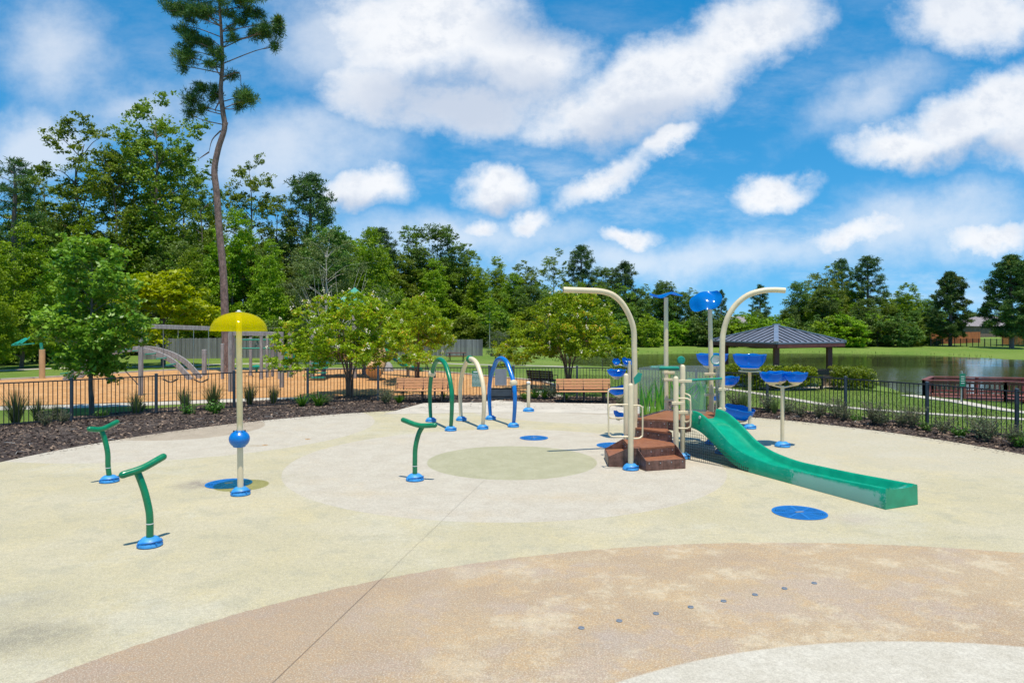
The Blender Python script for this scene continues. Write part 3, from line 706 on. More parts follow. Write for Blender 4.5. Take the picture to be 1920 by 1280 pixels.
for i, (px, ty, D) in enumerate(((1648, 556, 118), (1684, 560, 122), (1722, 566, 120), (1748, 572, 116), (1700, 572, 112), (1600, 530, 124), (1820, 588, 230), (1858, 590, 240), (1690, 548, 126))):
    bg('leafy_tree', gumd[i % 4], 16, px, ty, D, 1.3 if D < 200 else 2.0, 'leafy tree in the wood on the far shore of the pond' if D < 200 else 'small distant tree on the skyline beyond the pond', 'trees filling the far-shore wood' if D < 200 else 'distant skyline trees')
# nearer left trees
bg('yellow_leafy_tree', tree_meshes(95, 5.5, 3.0, 1.4, dome, 44, .75, 420, .12, M['lf_yel'], M['bark'], .12, .7, .6, .5, 10), 5.5, 306, 508, 48, 1.15, 'bright yellow-green tree behind the swing frame')
bg('leafy_tree', gumd[1], 16, 40, 425, 46, .9, 'mid-green tree at the left edge behind the round young tree')
bg('leafy_tree', gumd[3], 16, 118, 462, 52, .85, 'green tree rising behind the round young tree by the fence')
bg('leafy_tree', gumd[1], 16, -25, 470, 42, .8, 'green tree cut by the left edge of the photo')
bg('leafy_shrub', bush[1], 6, 10, 590, 50, 1.2, 'dark shrub at the left edge beyond the lawn')
bg('leafy_shrub', bush[2], 6, 95, 612, 54, 1.3, 'dark shrub beyond the lawn behind the teal canopy')
bg('leafy_tree', gumd[3], 16, 360, 470, 62, .8, 'leafy green tree just left of the giant pine trunk, in front of the wood')
bg('leafy_tree', gumd[1], 16, 505, 455, 62, .8, 'yellowish green tree right of the giant pine trunk, in front of the wood')
wil = tree_meshes(97, 10, 3.6, 1.2, dome, 46, 1.0, 330, .11, leaf_mat('willow_leaves', (.06, .095, .03), (.20, .26, .08), None, .3, .6), M['barkpale'], .14, .8, .4, .35, 40)
bg('willow_tree', wil, 10, 612, 440, 55, 1.05, 'feathery grey-green tree with pale bare twigs behind the left crape myrtle')
# hero pine
D0 = 40.0; px0 = 424; bz = hz((px0 - 960) / F * D0, D0)
def hp(px, py, dy=0.0):
    p = P(px, py, D0); return Vector((p.x - (px0 - 960) / F * D0, dy, p.z - bz))
tp = [hp(424, 705), hp(423, 640), hp(419, 520), hp(411, 430), hp(406, 360), hp(402, 320), hp(409, 280), hp(421, 240), hp(418, 210), hp(414, 170), hp(417, 120), hp(415, 60), hp(411, 0), hp(408, -60)]
tp[0].z = -.3
cls = [(325, 8, 28, 14, 30, .4), (355, 25, 30, 16, 44, -.4), (385, 5, 34, 18, 46, .6), (425, 0, 36, 20, 50, -.5), (465, 5, 24, 18, 34, .4), (340, 45, 20, 13, 26, .2), (372, 60, 24, 12, 26, .5), (400, 38, 24, 14, 30, -.6), (442, 35, 24, 12, 28, .4),
       (360, -40, 40, 25, 50, .3), (410, -60, 45, 25, 60, 0), (460, -35, 35, 25, 46, -.3),
       (345, 92, 17, 11, 22, .2), (352, 112, 18, 11, 22, -.2), (342, 125, 9, 8, 8, 0), (382, 78, 14, 8, 10, .3), (362, 82, 15, 9, 14, -.3),
       (478, 58, 18, 11, 20, .3), (500, 66, 18, 12, 24, -.2), (520, 52, 12, 14, 18, .1), (514, 84, 8, 10, 8, .2), (522, 38, 7, 6, 8, 0), (440, 78, 10, 7, 8, -.3),
       (414, 108, 13, 8, 12, -.5), (410, 132, 13, 8, 12, -.5), (428, 138, 11, 8, 8, .3), (420, 118, 9, 5, 6, -.4),
       (380, 165, 18, 12, 24, .2), (362, 188, 17, 12, 22, -.1), (356, 215, 9, 9, 9, 0), (396, 178, 13, 11, 14, .2), (378, 205, 11, 8, 10, 0),
       (452, 178, 14, 15, 20, .2), (470, 190, 16, 12, 20, -.2), (446, 198, 10, 10, 10, .1)]
cc = []
for px, py, rx, rz_, n, dy in cls:
    p = hp(px, py, dy * 1.5); cc.append((p.x, p.y, p.z, rx / F * D0 * 1.18, rz_ / F * D0 * 1.35, int(n * 2.6)))
st = [[hp(414, 245), hp(398, 262), hp(392, 285)], [hp(392, 285), hp(380, 293), hp(370, 300)], [hp(418, 145), hp(448, 136), hp(452, 165)], [hp(415, 108), hp(390, 118), hp(362, 122)], [hp(421, 235), hp(427, 230), hp(424, 243)], [hp(412, 190), hp(404, 205), hp(406, 212)]]
hero = pine_meshes(5, 24, .195, cc, tuft=.36, per=20, needle=.014, trunk_pts=tp, stubs=st)
put_tree('pine_tree', hero, (at(px0, D0)), 1, 1, 0, 'giant lone pine with a long bare curved trunk behind the yellow mushroom sprayer')
# crape myrtles, young tree
cm1 = tree_meshes(101, 4.1, 2.4, 1.85, dome, 250, .29, 190, .056, M['lf_crape'], M['bark3'], .036, .8, .3, .42, multi=9, flowers=60, droop=1.0)
cm2 = tree_meshes(103, 3.9, 2.25, 1.9, dome, 210, .30, 170, .060, M['lf_crape'], M['bark3'], .036, .8, .3, .42, multi=8, flowers=36, droop=.8)
cm3 = tree_meshes(105, 4.2, 2.4, 1.85, dome, 250, .30, 190, .058, M['lf_crape'], M['bark3'], .036, .8, .3, .42, multi=9, flowers=50, droop=.9)
ctr = Vector(((655 - 960) / F * 27.9, 27.9, -.03))
put_tree('crape_myrtle', cm1, ctr, 1.12, 1.0, .6, 'flowering crape myrtle left of the green water loop, nearest of the three', 'tree', 'crape myrtles', .85)
b = at(782, 34.5); put_tree('crape_myrtle', cm2, b, .92, 1.06, 2.0, 'flowering crape myrtle behind the green water loop, farthest of the three', 'tree', 'crape myrtles')
b = at(1066, 30.2); put_tree('crape_myrtle', cm3, b, 1.03, 1.0, 4.0, 'flowering crape myrtle behind the right slatted bench beside the cream arch', 'tree', 'crape myrtles')
egg = lambda h: max(.05, math.sin(math.pi * (h * .86 + .10)) ** .7) * (1.0 if h < .5 else 1 - .25 * (h - .5))
yt = tree_meshes(111, 5.6, 1.42, 1.35, egg, 84, .46, 210, .082, M['lf_oak'], M['bark'], .075, .85, .55, .55, 26, lean=.05)
b = Vector(((172 - 960) / F * 22.9, 22.9, 0)); b.z = 0.0
put_tree('young_tree', yt, b, 1.0, 1.02, 1.0, 'round young tree with glossy leaves just behind the left fence')
# two saplings and a pale trunked one
sap = tree_meshes(121, 3.0, 1.05, .9, oval, 26, .36, 170, .05, M['lf_shrub'], M['bark'], .03, .8, .5, .4, 8)
for px, ty, D, lab in ((938, 612, 50, 'thin sapling on the lawn left of the right crape myrtle'), (1130, 622, 46, 'thin sapling by the pond behind the right slatted bench')):
    bg('sapling', sap, 3.0, px, ty, D, 1.0, lab)
pale = tree_meshes(123, 9, 2.0, 4.5, oval, 18, .9, 150, .15, M['lf_gum2'], M['barkpale'], .11, .8, .5, .5, 8)
bg('birch_tree', pale, 9, 918, 560, 92, 1.1, 'pale white-trunked tree at the edge of the middle wood')
# twisted bare deadwood in front of the left wood
mb = MB(); rb = random.Random(4); o = at(625, 52)
for k in range(26):
    a = rb.uniform(-1.1, 1.1); h = rb.uniform(4.5, 7.5); e = Vector((math.sin(a) * 3.2, rb.uniform(-1, 1), h))
    mb.tube(crom([o + Vector((0, 0, 1.2)), o + e * .5 + Vector((rb.uniform(-.3, .3), 0, .2)), o + e + Vector((rb.uniform(-.4, .4), 0, 0))], 4), [.04, .025, .007], 4)
mb.tube([o + Vector((0, 0, -.1)), o + Vector((0, 0, 1.4))], .12, 6)
r = empty('dead_tree', o, 'bare pale twigs of a leafless tree above the left crape myrtle', 'tree'); mb.build('branch', M['barkpale'], r)
# ------------------------------------------------------------------ splash pad equipment
def foot(parent, c, r=.16, h=.12):
    mb = MB(); c = Vector(c)
    mb.lathe([(r * .9, 0), (r, .012), (r * 1.0, .03), (r * .93, h * .45), (r * .78, h * .75), (r * .55, h), (r * .4, h * 1.02)], c, 28)
    f = mb.build('foot_cover', M['foot'], parent)
    sw = MB(); pts = []
    for i in range(19):
        a = 2 * math.pi * i / 18; rr = r * (.90 + .04 * math.cos(a)); pts.append(c + Vector((rr * math.cos(a), rr * math.sin(a), h * (.42 + .26 * math.cos(a + .8)))))
    sw.tube(pts, h * .10, 6)
    for a in (-2.2, -.6, 1.0): sw.lathe([(h * .13, -.012), (h * .13, .012)], c + Vector((r * .93 * math.cos(a), r * .93 * math.sin(a), h * .45)), 8, M=Matrix.Rotation(R(75), 3, Vector((-math.sin(a), math.cos(a), 0))))
    sw.build('swirl_ridge', M['drain'], f)
    return f
def tbar(base, post, bar, label, band=.28, fr=.16, capm=None):
    b = G(*base); r = empty('water_spray_bar', b, label, 'water sprayer', 'T-shaped green water sprayers')
    D = b.y
    pp = [b + Vector((0, 0, .05))]; n = len(post)
    pts = crom([Vector((b.x + (P(x, y, D).x - P(post[0][0], post[0][1], D).x), D, P(x, y, D).z)) for x, y in post], 5)
    pts = [b + Vector((0, 0, .06))] + pts
    MB().tube(pts, .046, 14).build('post', M['green'], r)
    s = min(pts, key=lambda p: abs(p.z - band)); MB().lathe([(.0475, -.006), (.0475, .006)], (s.x, s.y, s.z), 16).build('joint_ring', M['white'], r)
    bp = crom([P(*q) for q in bar], 6); br = MB().tube(bp, .047, 14, cap='round').build('handle_bar', M['green'], r)
    
    for k in range(2, len(bp) - 2, 2): MB().lathe([(.008, 0), (.008, .004)], bp[k] + Vector((0, -.03, -.036)), 6).build('spray_hole', M['black'], br)
    foot(r, b, fr); return r
tbar((281, 1023), [(285, 1008), (285, 975), (283, 954), (276, 924), (267.8, 900), (262, 886)], [(230, 890, 9.28), (268, 877, 9.46), (306, 856, 9.72)], 'green T-shaped water sprayer nearest the camera, front left')
tbar((205, 903), [(204.5, 893), (202, 872), (201.4, 849), (196, 823), (190.4, 808)], [(168, 804, 12.95), (191, 804, 13.15), (219, 791, 13.45)], 'bright green T-shaped water sprayer at far left beside the mulch bed', fr=.17)
tbar((778, 900), [(779, 888), (779, 863), (780, 838), (786, 813), (794, 798)], [(756, 787, 13.4), (785, 797, 13.25), (815, 797, 13.15)], 'green T-shaped water sprayer in the middle of the pad left of the olive circle', fr=.17)

# mushroom sprayer
b = G(451, 927); r = empty('mushroom_sprayer', b, 'tall mushroom-shaped sprayer with clear yellow dome and blue ball on its cream post', 'water sprayer')
MB().tube([b + Vector((0, 0, .05)), b + Vector((-.03, 0, 3.12))], .05, 16).build('post', M['cream'], r)
dc = b + Vector((-.03, 0, 2.84))
prof = [(.475, -.02), (.465, .0)] + [(.462 * math.cos(R(a)), .30 * math.sin(R(a))) for a in range(6, 90, 7)] + [(.05, .30)]
inn = [(rr - .008 if rr > .06 else rr, z - .008) for rr, z in prof[::-1]]
dm = MB().lathe(prof + inn, dc, 48, closed=True).build('dome', M['yellow'], r)
MB().lathe([(.001, .335), (.028, .33), (.03, .31), (.055, .308), (.055, .298)], dc, 16).build('finial', M['white'], r)
bc = b + Vector((-.02, 0, .96)); mb = MB().lathe([(.06, -.145), (.10, -.135)] + [(.172 * math.cos(R(a)), .15 * math.sin(R(a))) for a in range(-50, 51, 10)] + [(.10, .135), (.06, .145)], bc, 32)
ba = mb.build('ball', M['blue'], r); mb = MB()
for a in range(0, 360, 45): mb.box(bc + Vector((.095 * math.cos(R(a)), .095 * math.sin(R(a)), .137)), (.03, .012, .01), rz=R(a))
mb.build('slot', M['black'], ba)
foot(r, b, .165, .13)

# water loops
def loop(f1, f2, mat, label, top, fitting):
    a, c = G(*f1), G(*f2); mid = (a + c) / 2; d = (c - a).normalized(); r = empty('water_loop', mid, label, 'water loop', 'walk-through water loops')
    h = (a - c).length / 2
    prof = [(-h, .05), (-h - .05, .25), (-h - .1, .6), (-h - .1, .95), (-h + .02, 1.3), (-h + .26, 1.6), (-h * .42, 1.8), (0, top), (h * .42, 1.8), (h - .26, 1.6), (h - .02, 1.3), (h + .1, .95), (h + .1, .6), (h + .05, .25), (h, .05)]
    pts = crom([mid + d * s + Vector((0, 0, z)) for s, z in prof], 5)
    tb = MB().tube(pts, [.05, .062, .07, .062, .05], 16).build('hoop', mat, r)
    foot(r, a, .165); foot(r, c, .165)
    pos = {'l': pts[22], 'r': pts[-20], 't': pts[33]}[fitting[0]]
    Mx = Matrix.Rotation(R(90), 3, 'X')
    if fitting[1] == 'disc':
        f = MB().lathe([(.001, -.09), (.06, -.088), (.095, -.06), (.1, 0), (.095, .06), (.06, .088), (.001, .09)], pos, 20, M=Matrix.Rotation(math.atan2(d.y, d.x), 3, 'Z') @ Matrix.Rotation(R(90), 3, 'Y')).build('spray_knob', M['cream'], r)
        MB().lathe([(.03, -.095), (.03, -.1)], pos, 12, M=Mx).build('nozzle', M['tan'], f)
    else:
        f = MB().lathe([(.11 * math.cos(R(a_)), .115 * math.sin(R(a_))) for a_ in range(-88, 89, 16)], pos, 20).build('spray_ball', M['green'], r)
loop((808, 790), (845, 807), M['green'], 'green water loop, leftmost of the three hoops', 1.88, 'ldisc' and ('l', 'disc'))
loop((865, 788), (905, 804), M['cream'], 'cream water loop, middle one of the three hoops', 1.88, ('t', 'ball'))
loop((920, 786), (962.5, 800), M['blue'], 'blue water loop, rightmost of the three hoops', 1.88, ('r', 'disc'))
b = G(991, 771); r = empty('short_activator_post', b, 'short plain cream post with blue foot between the blue loop and the right bench', 'activator post')
MB().tube([b + Vector((0, 0, .05)), b + Vector((0, 0, .95))], .057, 16, cap='round').build('post', M['cream'], r)
MB().lathe([(.07, .93), (.07, .955), (.05, .975)], b, 16).build('cap', M['white'], r); foot(r, b, .19)

# drains (flush grates) and ground jets
def drain(c, rad, label, group='blue drain covers'):
    r = empty('drain_cover', c, label, 'drain cover', group)
    n = 40; MB().lathe([(rad - .03, .0045), (rad, .0045), (rad, .010), (rad - .028, .010)], c, n, closed=True).build('rim', M['drain'], r)
    mb = MB(); mb.lathe([(rad - .031, .006)], c, n); mb.v = []; mb.f = []
    mb.lathe([(.0005, .0042), (rad - .029, .0042)], c, n); mb.build('backing', M['blue'], r)
    mb = MB()
    for k in range(1, 15):
        q = rad * k / 15.6; mb.lathe([(q - rad * .020, .0055), (q - rad * .020, .010), (q + rad * .020, .010), (q + rad * .020, .0055)], c, n, closed=True)
    for a in range(0, 180, 45): mb.box(Vector(c) + Vector((0, 0, .009)), (rad * 1.9, .03, .0075), rz=R(a))
    mb.build('grate', M['drain'], r); MB().box(Vector(c) + Vector((0, 0, .016)), (.14, .05, .006), rz=.3).build('lift_plate', M['greyplate'], r)
drain(G(1499, 961), .41, 'blue round drain cover in front of the green slide outlet')
drain(G(1001, 821), .36, 'blue round drain cover behind the olive circle near the blue loop')
drain(G(429, 906.5), .41, 'blue round drain cover in the shade beside the mushroom sprayer')
drain(G(1150, 835), .40, 'blue round drain cover half hidden behind the brown steps')
jr = None
order = ['first and nearest, ringed by a grey stain', 'second from the left', 'third from the left', 'fourth from the left', 'fifth from the left', 'sixth from the left', 'seventh from the left', 'eighth and farthest, at the right end']
for k, (x, y) in enumerate([(1090, 1177), (1161, 1163.7), (1230, 1150), (1295, 1138), (1356.7, 1126.7), (1415.7, 1114.7), (1471, 1103), (1526.7, 1093)]):
    if jr is None:
        jr = empty('ground_jet', (0, 0, 0), None, 'ground jet', 'row of ground jets in the brown band')
        MB().lathe([(.020, .004), (.018, .007), (.030, .009), (.032, .004)], (0, 0, 0), 18, closed=True).build('ring', M['steel'], jr)
        MB().lathe([(.0005, .004), (.021, .0045)], (0, 0, 0), 14).build('nozzle', M['greyplate'], jr); o = jr
    else: o = copy_tree(jr)
    o.location = G(x, y); o['label'] = 'small steel ground jet in the brown band, ' + order[k]
for (x, y, lab) in [(497, 834, 'flat jet cover in a rusty star stain behind the mushroom sprayer'), (577, 823, 'small dark jet cover right of the rusty star stain'), (455, 812, 'small tan jet cover on the tan patch by the left mulch bed')]:
    r = empty('jet_cover', G(x, y), lab, 'ground jet'); MB().lathe([(.0005, .008), (.05, .008), (.07, .004)], G(x, y), 16).build('lid', M['tan'], r)
    MB().box(G(x, y) + Vector((0, 0, .010)), (.06, .02, .004)).build('slot', M['black'], r)

# ------------------------------------------------------------------ play structure
DZ = .8; o0 = Vector((3.4, 15.6, 0))
ps = empty('splash_play_structure', o0, 'brown stepped deck with cream posts, clear panels and spray poles behind the green slide', 'play structure')
land_ = [(2.43, 14.50), (2.55, 14.45), (3.39, 14.80), (3.42, 15.17), (2.78, 15.88), (2.43, 15.52)]
step3 = [(2.76, 15.86), (3.42, 15.19), (3.44, 15.74), (2.76, 15.96)]
deck = [(2.76, 15.95), (3.42, 15.74), (3.62, 15.45), (3.93, 15.62), (4.66, 15.95), (4.92, 17.05), (3.78, 17.42), (2.88, 16.65)]
def tread(poly, z, name='tread'): return MB().prism(poly, z - .045, z).build(name, M['brown'], ps, bevel=.006)
def riser(a, b, z0, z1, name='riser'):
    a = Vector((*a, 0)); b = Vector((*b, 0)); mb = MB(); d = (b - a).normalized(); n = Vector((d.y, -d.x, 0))
    mb.add([a + Vector((0, 0, z0)), b + Vector((0, 0, z0)), b + Vector((0, 0, z1)), a + Vector((0, 0, z1))] + [q - n * .012 for q in (a + Vector((0, 0, z0)), b + Vector((0, 0, z0)), b + Vector((0, 0, z1)), a + Vector((0, 0, z1)))],
           [(0, 1, 2, 3), (7, 6, 5, 4), (0, 4, 5, 1), (1, 5, 6, 2), (2, 6, 7, 3), (3, 7, 4, 0)])
    o = mb.build(name, M['riser'], ps); L = (b - a).length
    for k in range(max(2, int(L / .28)) + 1):
        p = a + d * (.06 + (L - .12) * k / max(2, int(L / .28))) + Vector((0, 0, z1 - .05)); MB().lathe([(.0005, .012), (.011, .008), (.013, 0)], p, 8, M=Matrix((d, Vector((0, 0, 1)), n)).transposed()).build('bolt', M['steel'], o)
    return o
tread(land_, .4, 'landing'); tread(step3, .6); tread(deck, DZ, 'deck')
riser((2.76, 15.87), (3.42, 15.20), .40, .555); riser((2.765, 15.94), (3.43, 15.725), .60, .755)
riser((2.55, 14.44), (3.39, 14.79), .2, .355)
riser((3.44, 15.72), (3.63, 15.43), .58, .755); riser((3.64, 15.44), (3.93, 15.6), .55, .755); riser((4.67, 15.95), (4.93, 17.05), .6, .755)
riser((2.42, 15.52), (2.42, 14.5), .2, .355)
# right lower step
tread([(2.70, 14.14), (3.48, 14.39), (3.39, 14.80), (2.56, 14.46)], .2); riser((2.67, 14.12), (3.50, 14.375), .005, .198)
def side(pts):  # sloping cheek panel
    P3 = [Vector(p) for p in pts]; return MB().slab(P3, .012).build('side_panel', M['riser'], ps)
side([(2.665, 14.12, .005), (2.665, 14.12, .20), (2.54, 14.44, .415), (2.54, 14.44, .005)])
side([(3.505, 14.38, .005), (3.505, 14.38, .20), (3.405, 14.80, .415), (3.405, 14.80, .005)])
side([(3.405, 14.81, .005), (3.405, 14.81, .395), (3.43, 15.18, .395), (3.43, 15.18, .005)])
# left lower step
tread([(2.03, 15.42), (1.99, 14.56), (2.42, 14.49), (2.42, 15.5)], .2); riser((2.01, 15.45), (1.97, 14.56), .005, .198)
side([(1.975, 14.55, .005), (1.975, 14.55, .21), (2.42, 14.475, .415), (2.42, 14.475, .005)])
side([(2.02, 15.45, .005), (2.02, 15.45, .21), (2.43, 15.53, .415), (2.43, 15.53, .005)])
side([(2.43, 14.49, .005), (2.43, 14.49, .40), (2.56, 14.44, .40), (2.56, 14.44, .005)])
def post(x, y, h, rad=.056, z0=0.0, feet=True, name='post', lean=(0, 0)):
    p = Vector((x, y, 0)); o = MB().tube([p + Vector((0, 0, z0)), p + Vector((lean[0], lean[1], h))], rad, 16, cap='round').build(name, M['cream'], ps)
    if feet: foot(ps, p, .165)
    return o
post(2.385, 14.28, 1.68); post(2.50, 15.58, 1.78, feet=False); post(3.47, 15.05, 1.76, feet=False); post(3.71, 15.45, 1.98)
def hrail(c, w, z0, z1, dirv, both=False):
    d = Vector((*dirv, 0)).normalized(); c = Vector((*c, 0)); q = .09
    pr = [(0, z1), (w - q, z1), (w - q * .3, z1 - q * .3), (w, z1 - q), (w, z0 + q), (w - q * .3, z0 + q * .3), (w - q, z0), (0, z0)]
    MB().tube(crom([c + d * s + Vector((0, 0, z)) for s, z in pr], 4), .017, 10).build('hand_rail', M['cream'], ps)
hrail((2.385, 14.28), .44, .66, 1.30, (-1, .05)); hrail((2.385, 14.28), .27, .62, 1.28, (.93, .35)); hrail((2.50, 15.58), .40, .86, 1.50, (-1, -.1))
hrail((3.47, 15.05), .30, .72, 1.35, (.95, -.3)); hrail((3.71, 15.45), .18, .80, 1.40, (.7, -.6))
# arched spray pipes
def arch(pts, rad, name='spray_arch'):
    o = MB().tube(crom(pts, 6), rad, 18).build(name, M['cream'], ps); return o
b = Vector((2.76, 15.97, 0))
def lp(px, py, D): return P(px, py, D)
arch([b + Vector((0, 0, .1)), b + Vector((0, 0, 1.5)), Vector((2.745, 15.96, 2.35)), lp(1188, 618, 15.93), lp(1180, 592, 15.88), lp(1166, 568, 15.80), lp(1148, 552.5, 15.72), lp(1126, 546, 15.62), lp(1100, 544.5, 15.52), lp(1056, 543, 15.4)], .062)
foot(ps, b, .17)
MB().lathe([(.046, -.001), (.05, -.004)], lp(1055.6, 543, 15.38), 14, M=Matrix.Rotation(R(90), 3, 'Y')).build('pipe_mouth', M['white'], ps)
b2 = Vector((4.73, 16.0, 0))
arch([b2 + Vector((0, 0, .1)), b2 + Vector((0, 0, 1.5)), Vector((4.73, 16.0, 2.4)), lp(1357, 620, 16.0), lp(1366, 592, 15.97), lp(1381, 570, 15.95), lp(1403, 553, 15.9), lp(1430, 545, 15.85), lp(1452, 543.5, 15.82), lp(1472, 544.5, 15.8)], .062)
foot(ps, b2, .17)
# tall poles with blue leaf heads
def leafhead(c, w, d, tilt, ph, name='leaf_head'):
    n = 22; m_ = 12; Rt = Matrix.Rotation(R(tilt[0]), 3, 'X') @ Matrix.Rotation(R(tilt[1]), 3, 'Y'); vs = []
    for s in (0, 1):
        for i in range(n + 1):
            for j in range(m_ + 1):
                u, v_ = i / n * 2 - 1, j / m_ * 2 - 1; e = math.sqrt(max(0, 1 - .35 * v_ * v_)) * (1 + .05 * math.cos(u * 5)); f_ = math.sqrt(max(0, 1 - .5 * u * u))
                vs.append(Rt @ Vector((u * w * e, v_ * d * f_, .045 * math.sin(u * 3.6 + ph) * (1 - .3 * v_) + .02 * (u * u) + .02 * math.cos(v_ * 3 + u * 2) - s * .012)) + Vector(c))
    N = (n + 1) * (m_ + 1); fs = []
    for s in (0, 1):
        for i in range(n):
            for j in range(m_):
                a = s * N + i * (m_ + 1) + j; q_ = (a, a + m_ + 1, a + m_ + 2, a + 1); fs.append(q_ if s == 0 else q_[::-1])
    ring = [i * (m_ + 1) for i in range(n + 1)] + [n * (m_ + 1) + j for j in range(1, m_ + 1)] + [i * (m_ + 1) + m_ for i in range(n - 1, -1, -1)] + [j for j in range(m_ - 1, 0, -1)]
    for k in range(len(ring)): a, b_ = ring[k], ring[(k + 1) % len(ring)]; fs.append((a, N + a, N + b_, b_))
    return MB().add(vs, fs).build(name, M['bluecup'], ps, angle=70)
p1 = Vector((3.76, 17.35, 0)); p2 = Vector((4.84, 17.2, 0))
for p, h, ln in ((p1, 3.55, (0, 0)), (p2, 3.33, (-.05, 0))):
    MB().tube([p + Vector((0, 0, .08)), p + Vector((ln[0], ln[1], h))], [.062, .058, .052], 16).build('tall_pole', M['cream'], ps); foot(ps, p, .17)
leafhead(p1 + Vector((0, 0, 3.62)), .40, .26, (4, 0), .5); leafhead(p2 + Vector((-.17, -.05, 3.47)), .39, .29, (50, -24), 2.2)
# clear panels with printed grass blades
def panel(a, b, z0, z1, parent=ps, blades=14, sd=1):
    a = Vector((*a, 0)); b = Vector((*b, 0)); d = (b - a); L = d.length; d.normalize(); n = Vector((-d.y, d.x, 0)); h = Vector((0, 0, 1))
    if n.y > 0: n = -n
    c = MB().slab([a + h * z0, b + h * z0, b + h * z1, a + h * z1], .014).build('clear_panel', M['clear'], ps)
    rr = random.Random(sd); 
    for mi, mm in enumerate(('blade', 'blade2')):
        mb = MB()
        for k in range(blades):
            s = rr.uniform(.04, L - .04); ht = rr.uniform(.35, .9) * (z1 - z0 - .15); ln = rr.uniform(-.85, .85) * ht; w = rr.uniform(.03, .075); of = n * (.009 + .0012 * k + .0006 * mi)
            cv = rr.uniform(-.08, .08); l1 = []; l2 = []
            for i in range(6):
                t = i / 5; x = min(max(s + ln * t ** 1.5 + cv * math.sin(t * 3.1), .02), L - .02); ww = w * (1 - t) ** .7
                l1.append(a + d * max(x - ww, .015) + h * (z0 + .02 + ht * t) + of); l2.append(a + d * min(x + ww, L - .015) + h * (z0 + .02 + ht * t) + of)
            mb.add(l1 + l2, [(i, i + 6, i + 7, i + 1) for i in range(5)])
        mb.build('grass_blade_print', M[mm], c)
    return c
panel((2.86, 16.02), (3.68, 17.22), .82, 1.93, blades=16, sd=3); panel((3.86, 17.32), (4.74, 17.2), .82, 1.90, blades=13, sd=5); panel((4.90, 17.1), (4.80, 16.12), .82, 1.90, blades=6, sd=8)
MB().slab([(3.8, 15.52, .92), (4.3, 15.80, .92), (4.33, 15.82, 1.55), (4.22, 15.76, 1.72), (3.86, 15.55, 1.74), (3.8, 15.52, 1.66)], .014).build('clear_screen', M['clear2'], ps)
for (x, y, zs, dx) in ((3.76, 17.35, (1.05, 1.55, 1.72), .13), (3.47, 15.05, (1.25,), .11), (3.71, 15.45, (1.0, 1.68), .12), (4.84, 17.2, (1.2, 1.7), -.1), (4.73, 16.0, (1.0, 1.45), .0)):
    for z in zs: MB().beam((x - .10 + min(dx, 0), y - .045, z), (x + .07 + max(dx, 0), y - .045, z), .03, .065).build('clamp', M['cream'], ps, bevel=.008)
MB().tube([(3.71, 15.42, 1.69), (4.7, 15.95, 1.69)], .024, 10).build('green_bar', M['teal'], ps)
MB().tube([(3.35, 17.0, 1.86), (3.98, 17.1, 1.84)], .05, 12, cap='round').build('water_gun_barrel', M['teal'], ps)
MB().lathe([(.001, -.04), (.08, -.035), (.095, 0), (.08, .035), (.001, .04)], (4.02, 16.9, 2.05), 20, M=Matrix.Rotation(R(90), 3, 'X')).build('green_paddle', M['teal'], ps)
MB().tube([(4.02, 16.9, 1.8), (4.02, 16.9, 2.02)], .02, 8).build('paddle_stem', M['cream'], ps)
MB().slab([(2.62, 15.2, 1.62), (2.74, 15.2, 1.70), (2.78, 15.2, 1.86), (2.70, 15.2, 1.88), (2.60, 15.2, 1.76)], .03).build('green_lever', M['teal'], ps)
MB().lathe([(.06, -.08), (.10, -.06), (.115, 0), (.115, .07), (.085, .075), (.075, .02)], (4.83, 16.9, 2.06), 22, M=Matrix.Rotation(R(90), 3, 'X')).build('porthole', M['white'], ps)
MB().lathe([(.112, .055), (.126, .055), (.126, .085), (.112, .085)], (4.83, 16.9, 2.06), 22, M=Matrix.Rotation(R(90), 3, 'X'), closed=True).build('porthole_ring', M['teal'], ps)
# slide
E = Vector((5.92, 11.26, 0)); dv = Vector((-.409, .913, 0)).normalized(); wv = Vector((.913, .409, 0)).normalized(); W = .74
tops = [(0, .335), (.25, .325), (1.2, .285), (2.4, .262), (2.8, .292), (3.2, .35), (3.6, .478), (4.0, .74), (4.3, .90), (4.55, .99), (4.72, 1.04), (4.82, 1.0)]
bots = [(0, .004), (2.5, .004), (3.15, .006), (3.4, .05), (3.7, .17), (4.12, .41), (4.5, .60), (4.82, .64)]
beds = [(0, .30), (.10, .295), (.28, .17), (.8, .12), (2.2, .09), (2.8, .12), (3.2, .18), (3.6, .32), (4.0, .56), (4.3, .70), (4.55, .78), (4.82, .81)]
Ls = np.concatenate([[0, .04, .1, .18, .28, .45], np.linspace(.7, 4.82, 44)])
ft = lambda tb, l: float(np.interp(l, [a for a, _ in tb], [b_ for _, b_ in tb]))
sm = lambda tb, l: sum(ft(tb, min(max(l + k, 0), 4.82)) for k in (-.16, -.08, 0, .08, .16)) / 5 if l > .5 else ft(tb, l)
vs = []; tk = .055
for l in Ls:
    zt, zb, zd = sm(tops, l), sm(bots, l), min(sm(beds, l), sm(tops, l) - .02); c = E + dv * l; i0 = .02
    tap = .03
    sec = [(-tap * .3, zb), (0, zt - .02), (.012, zt - .004), (.03, zt), (tk - .01, zt - .004), (tk + .012, zt - .03), (tk + .03, zd + .05), (tk + .07, zd + .008), (W / 2, zd), (W - tk - .07, zd + .008), (W - tk - .03, zd + .05), (W - tk - .012, zt - .03), (W - tk + .01, zt - .004), (W - .03, zt), (W - .012, zt - .004), (W, zt - .02), (W + tap * .3, zb)]
    vs += [c + wv * s + Vector((0, 0, z)) for s, z in sec]
K = 17; fs = []
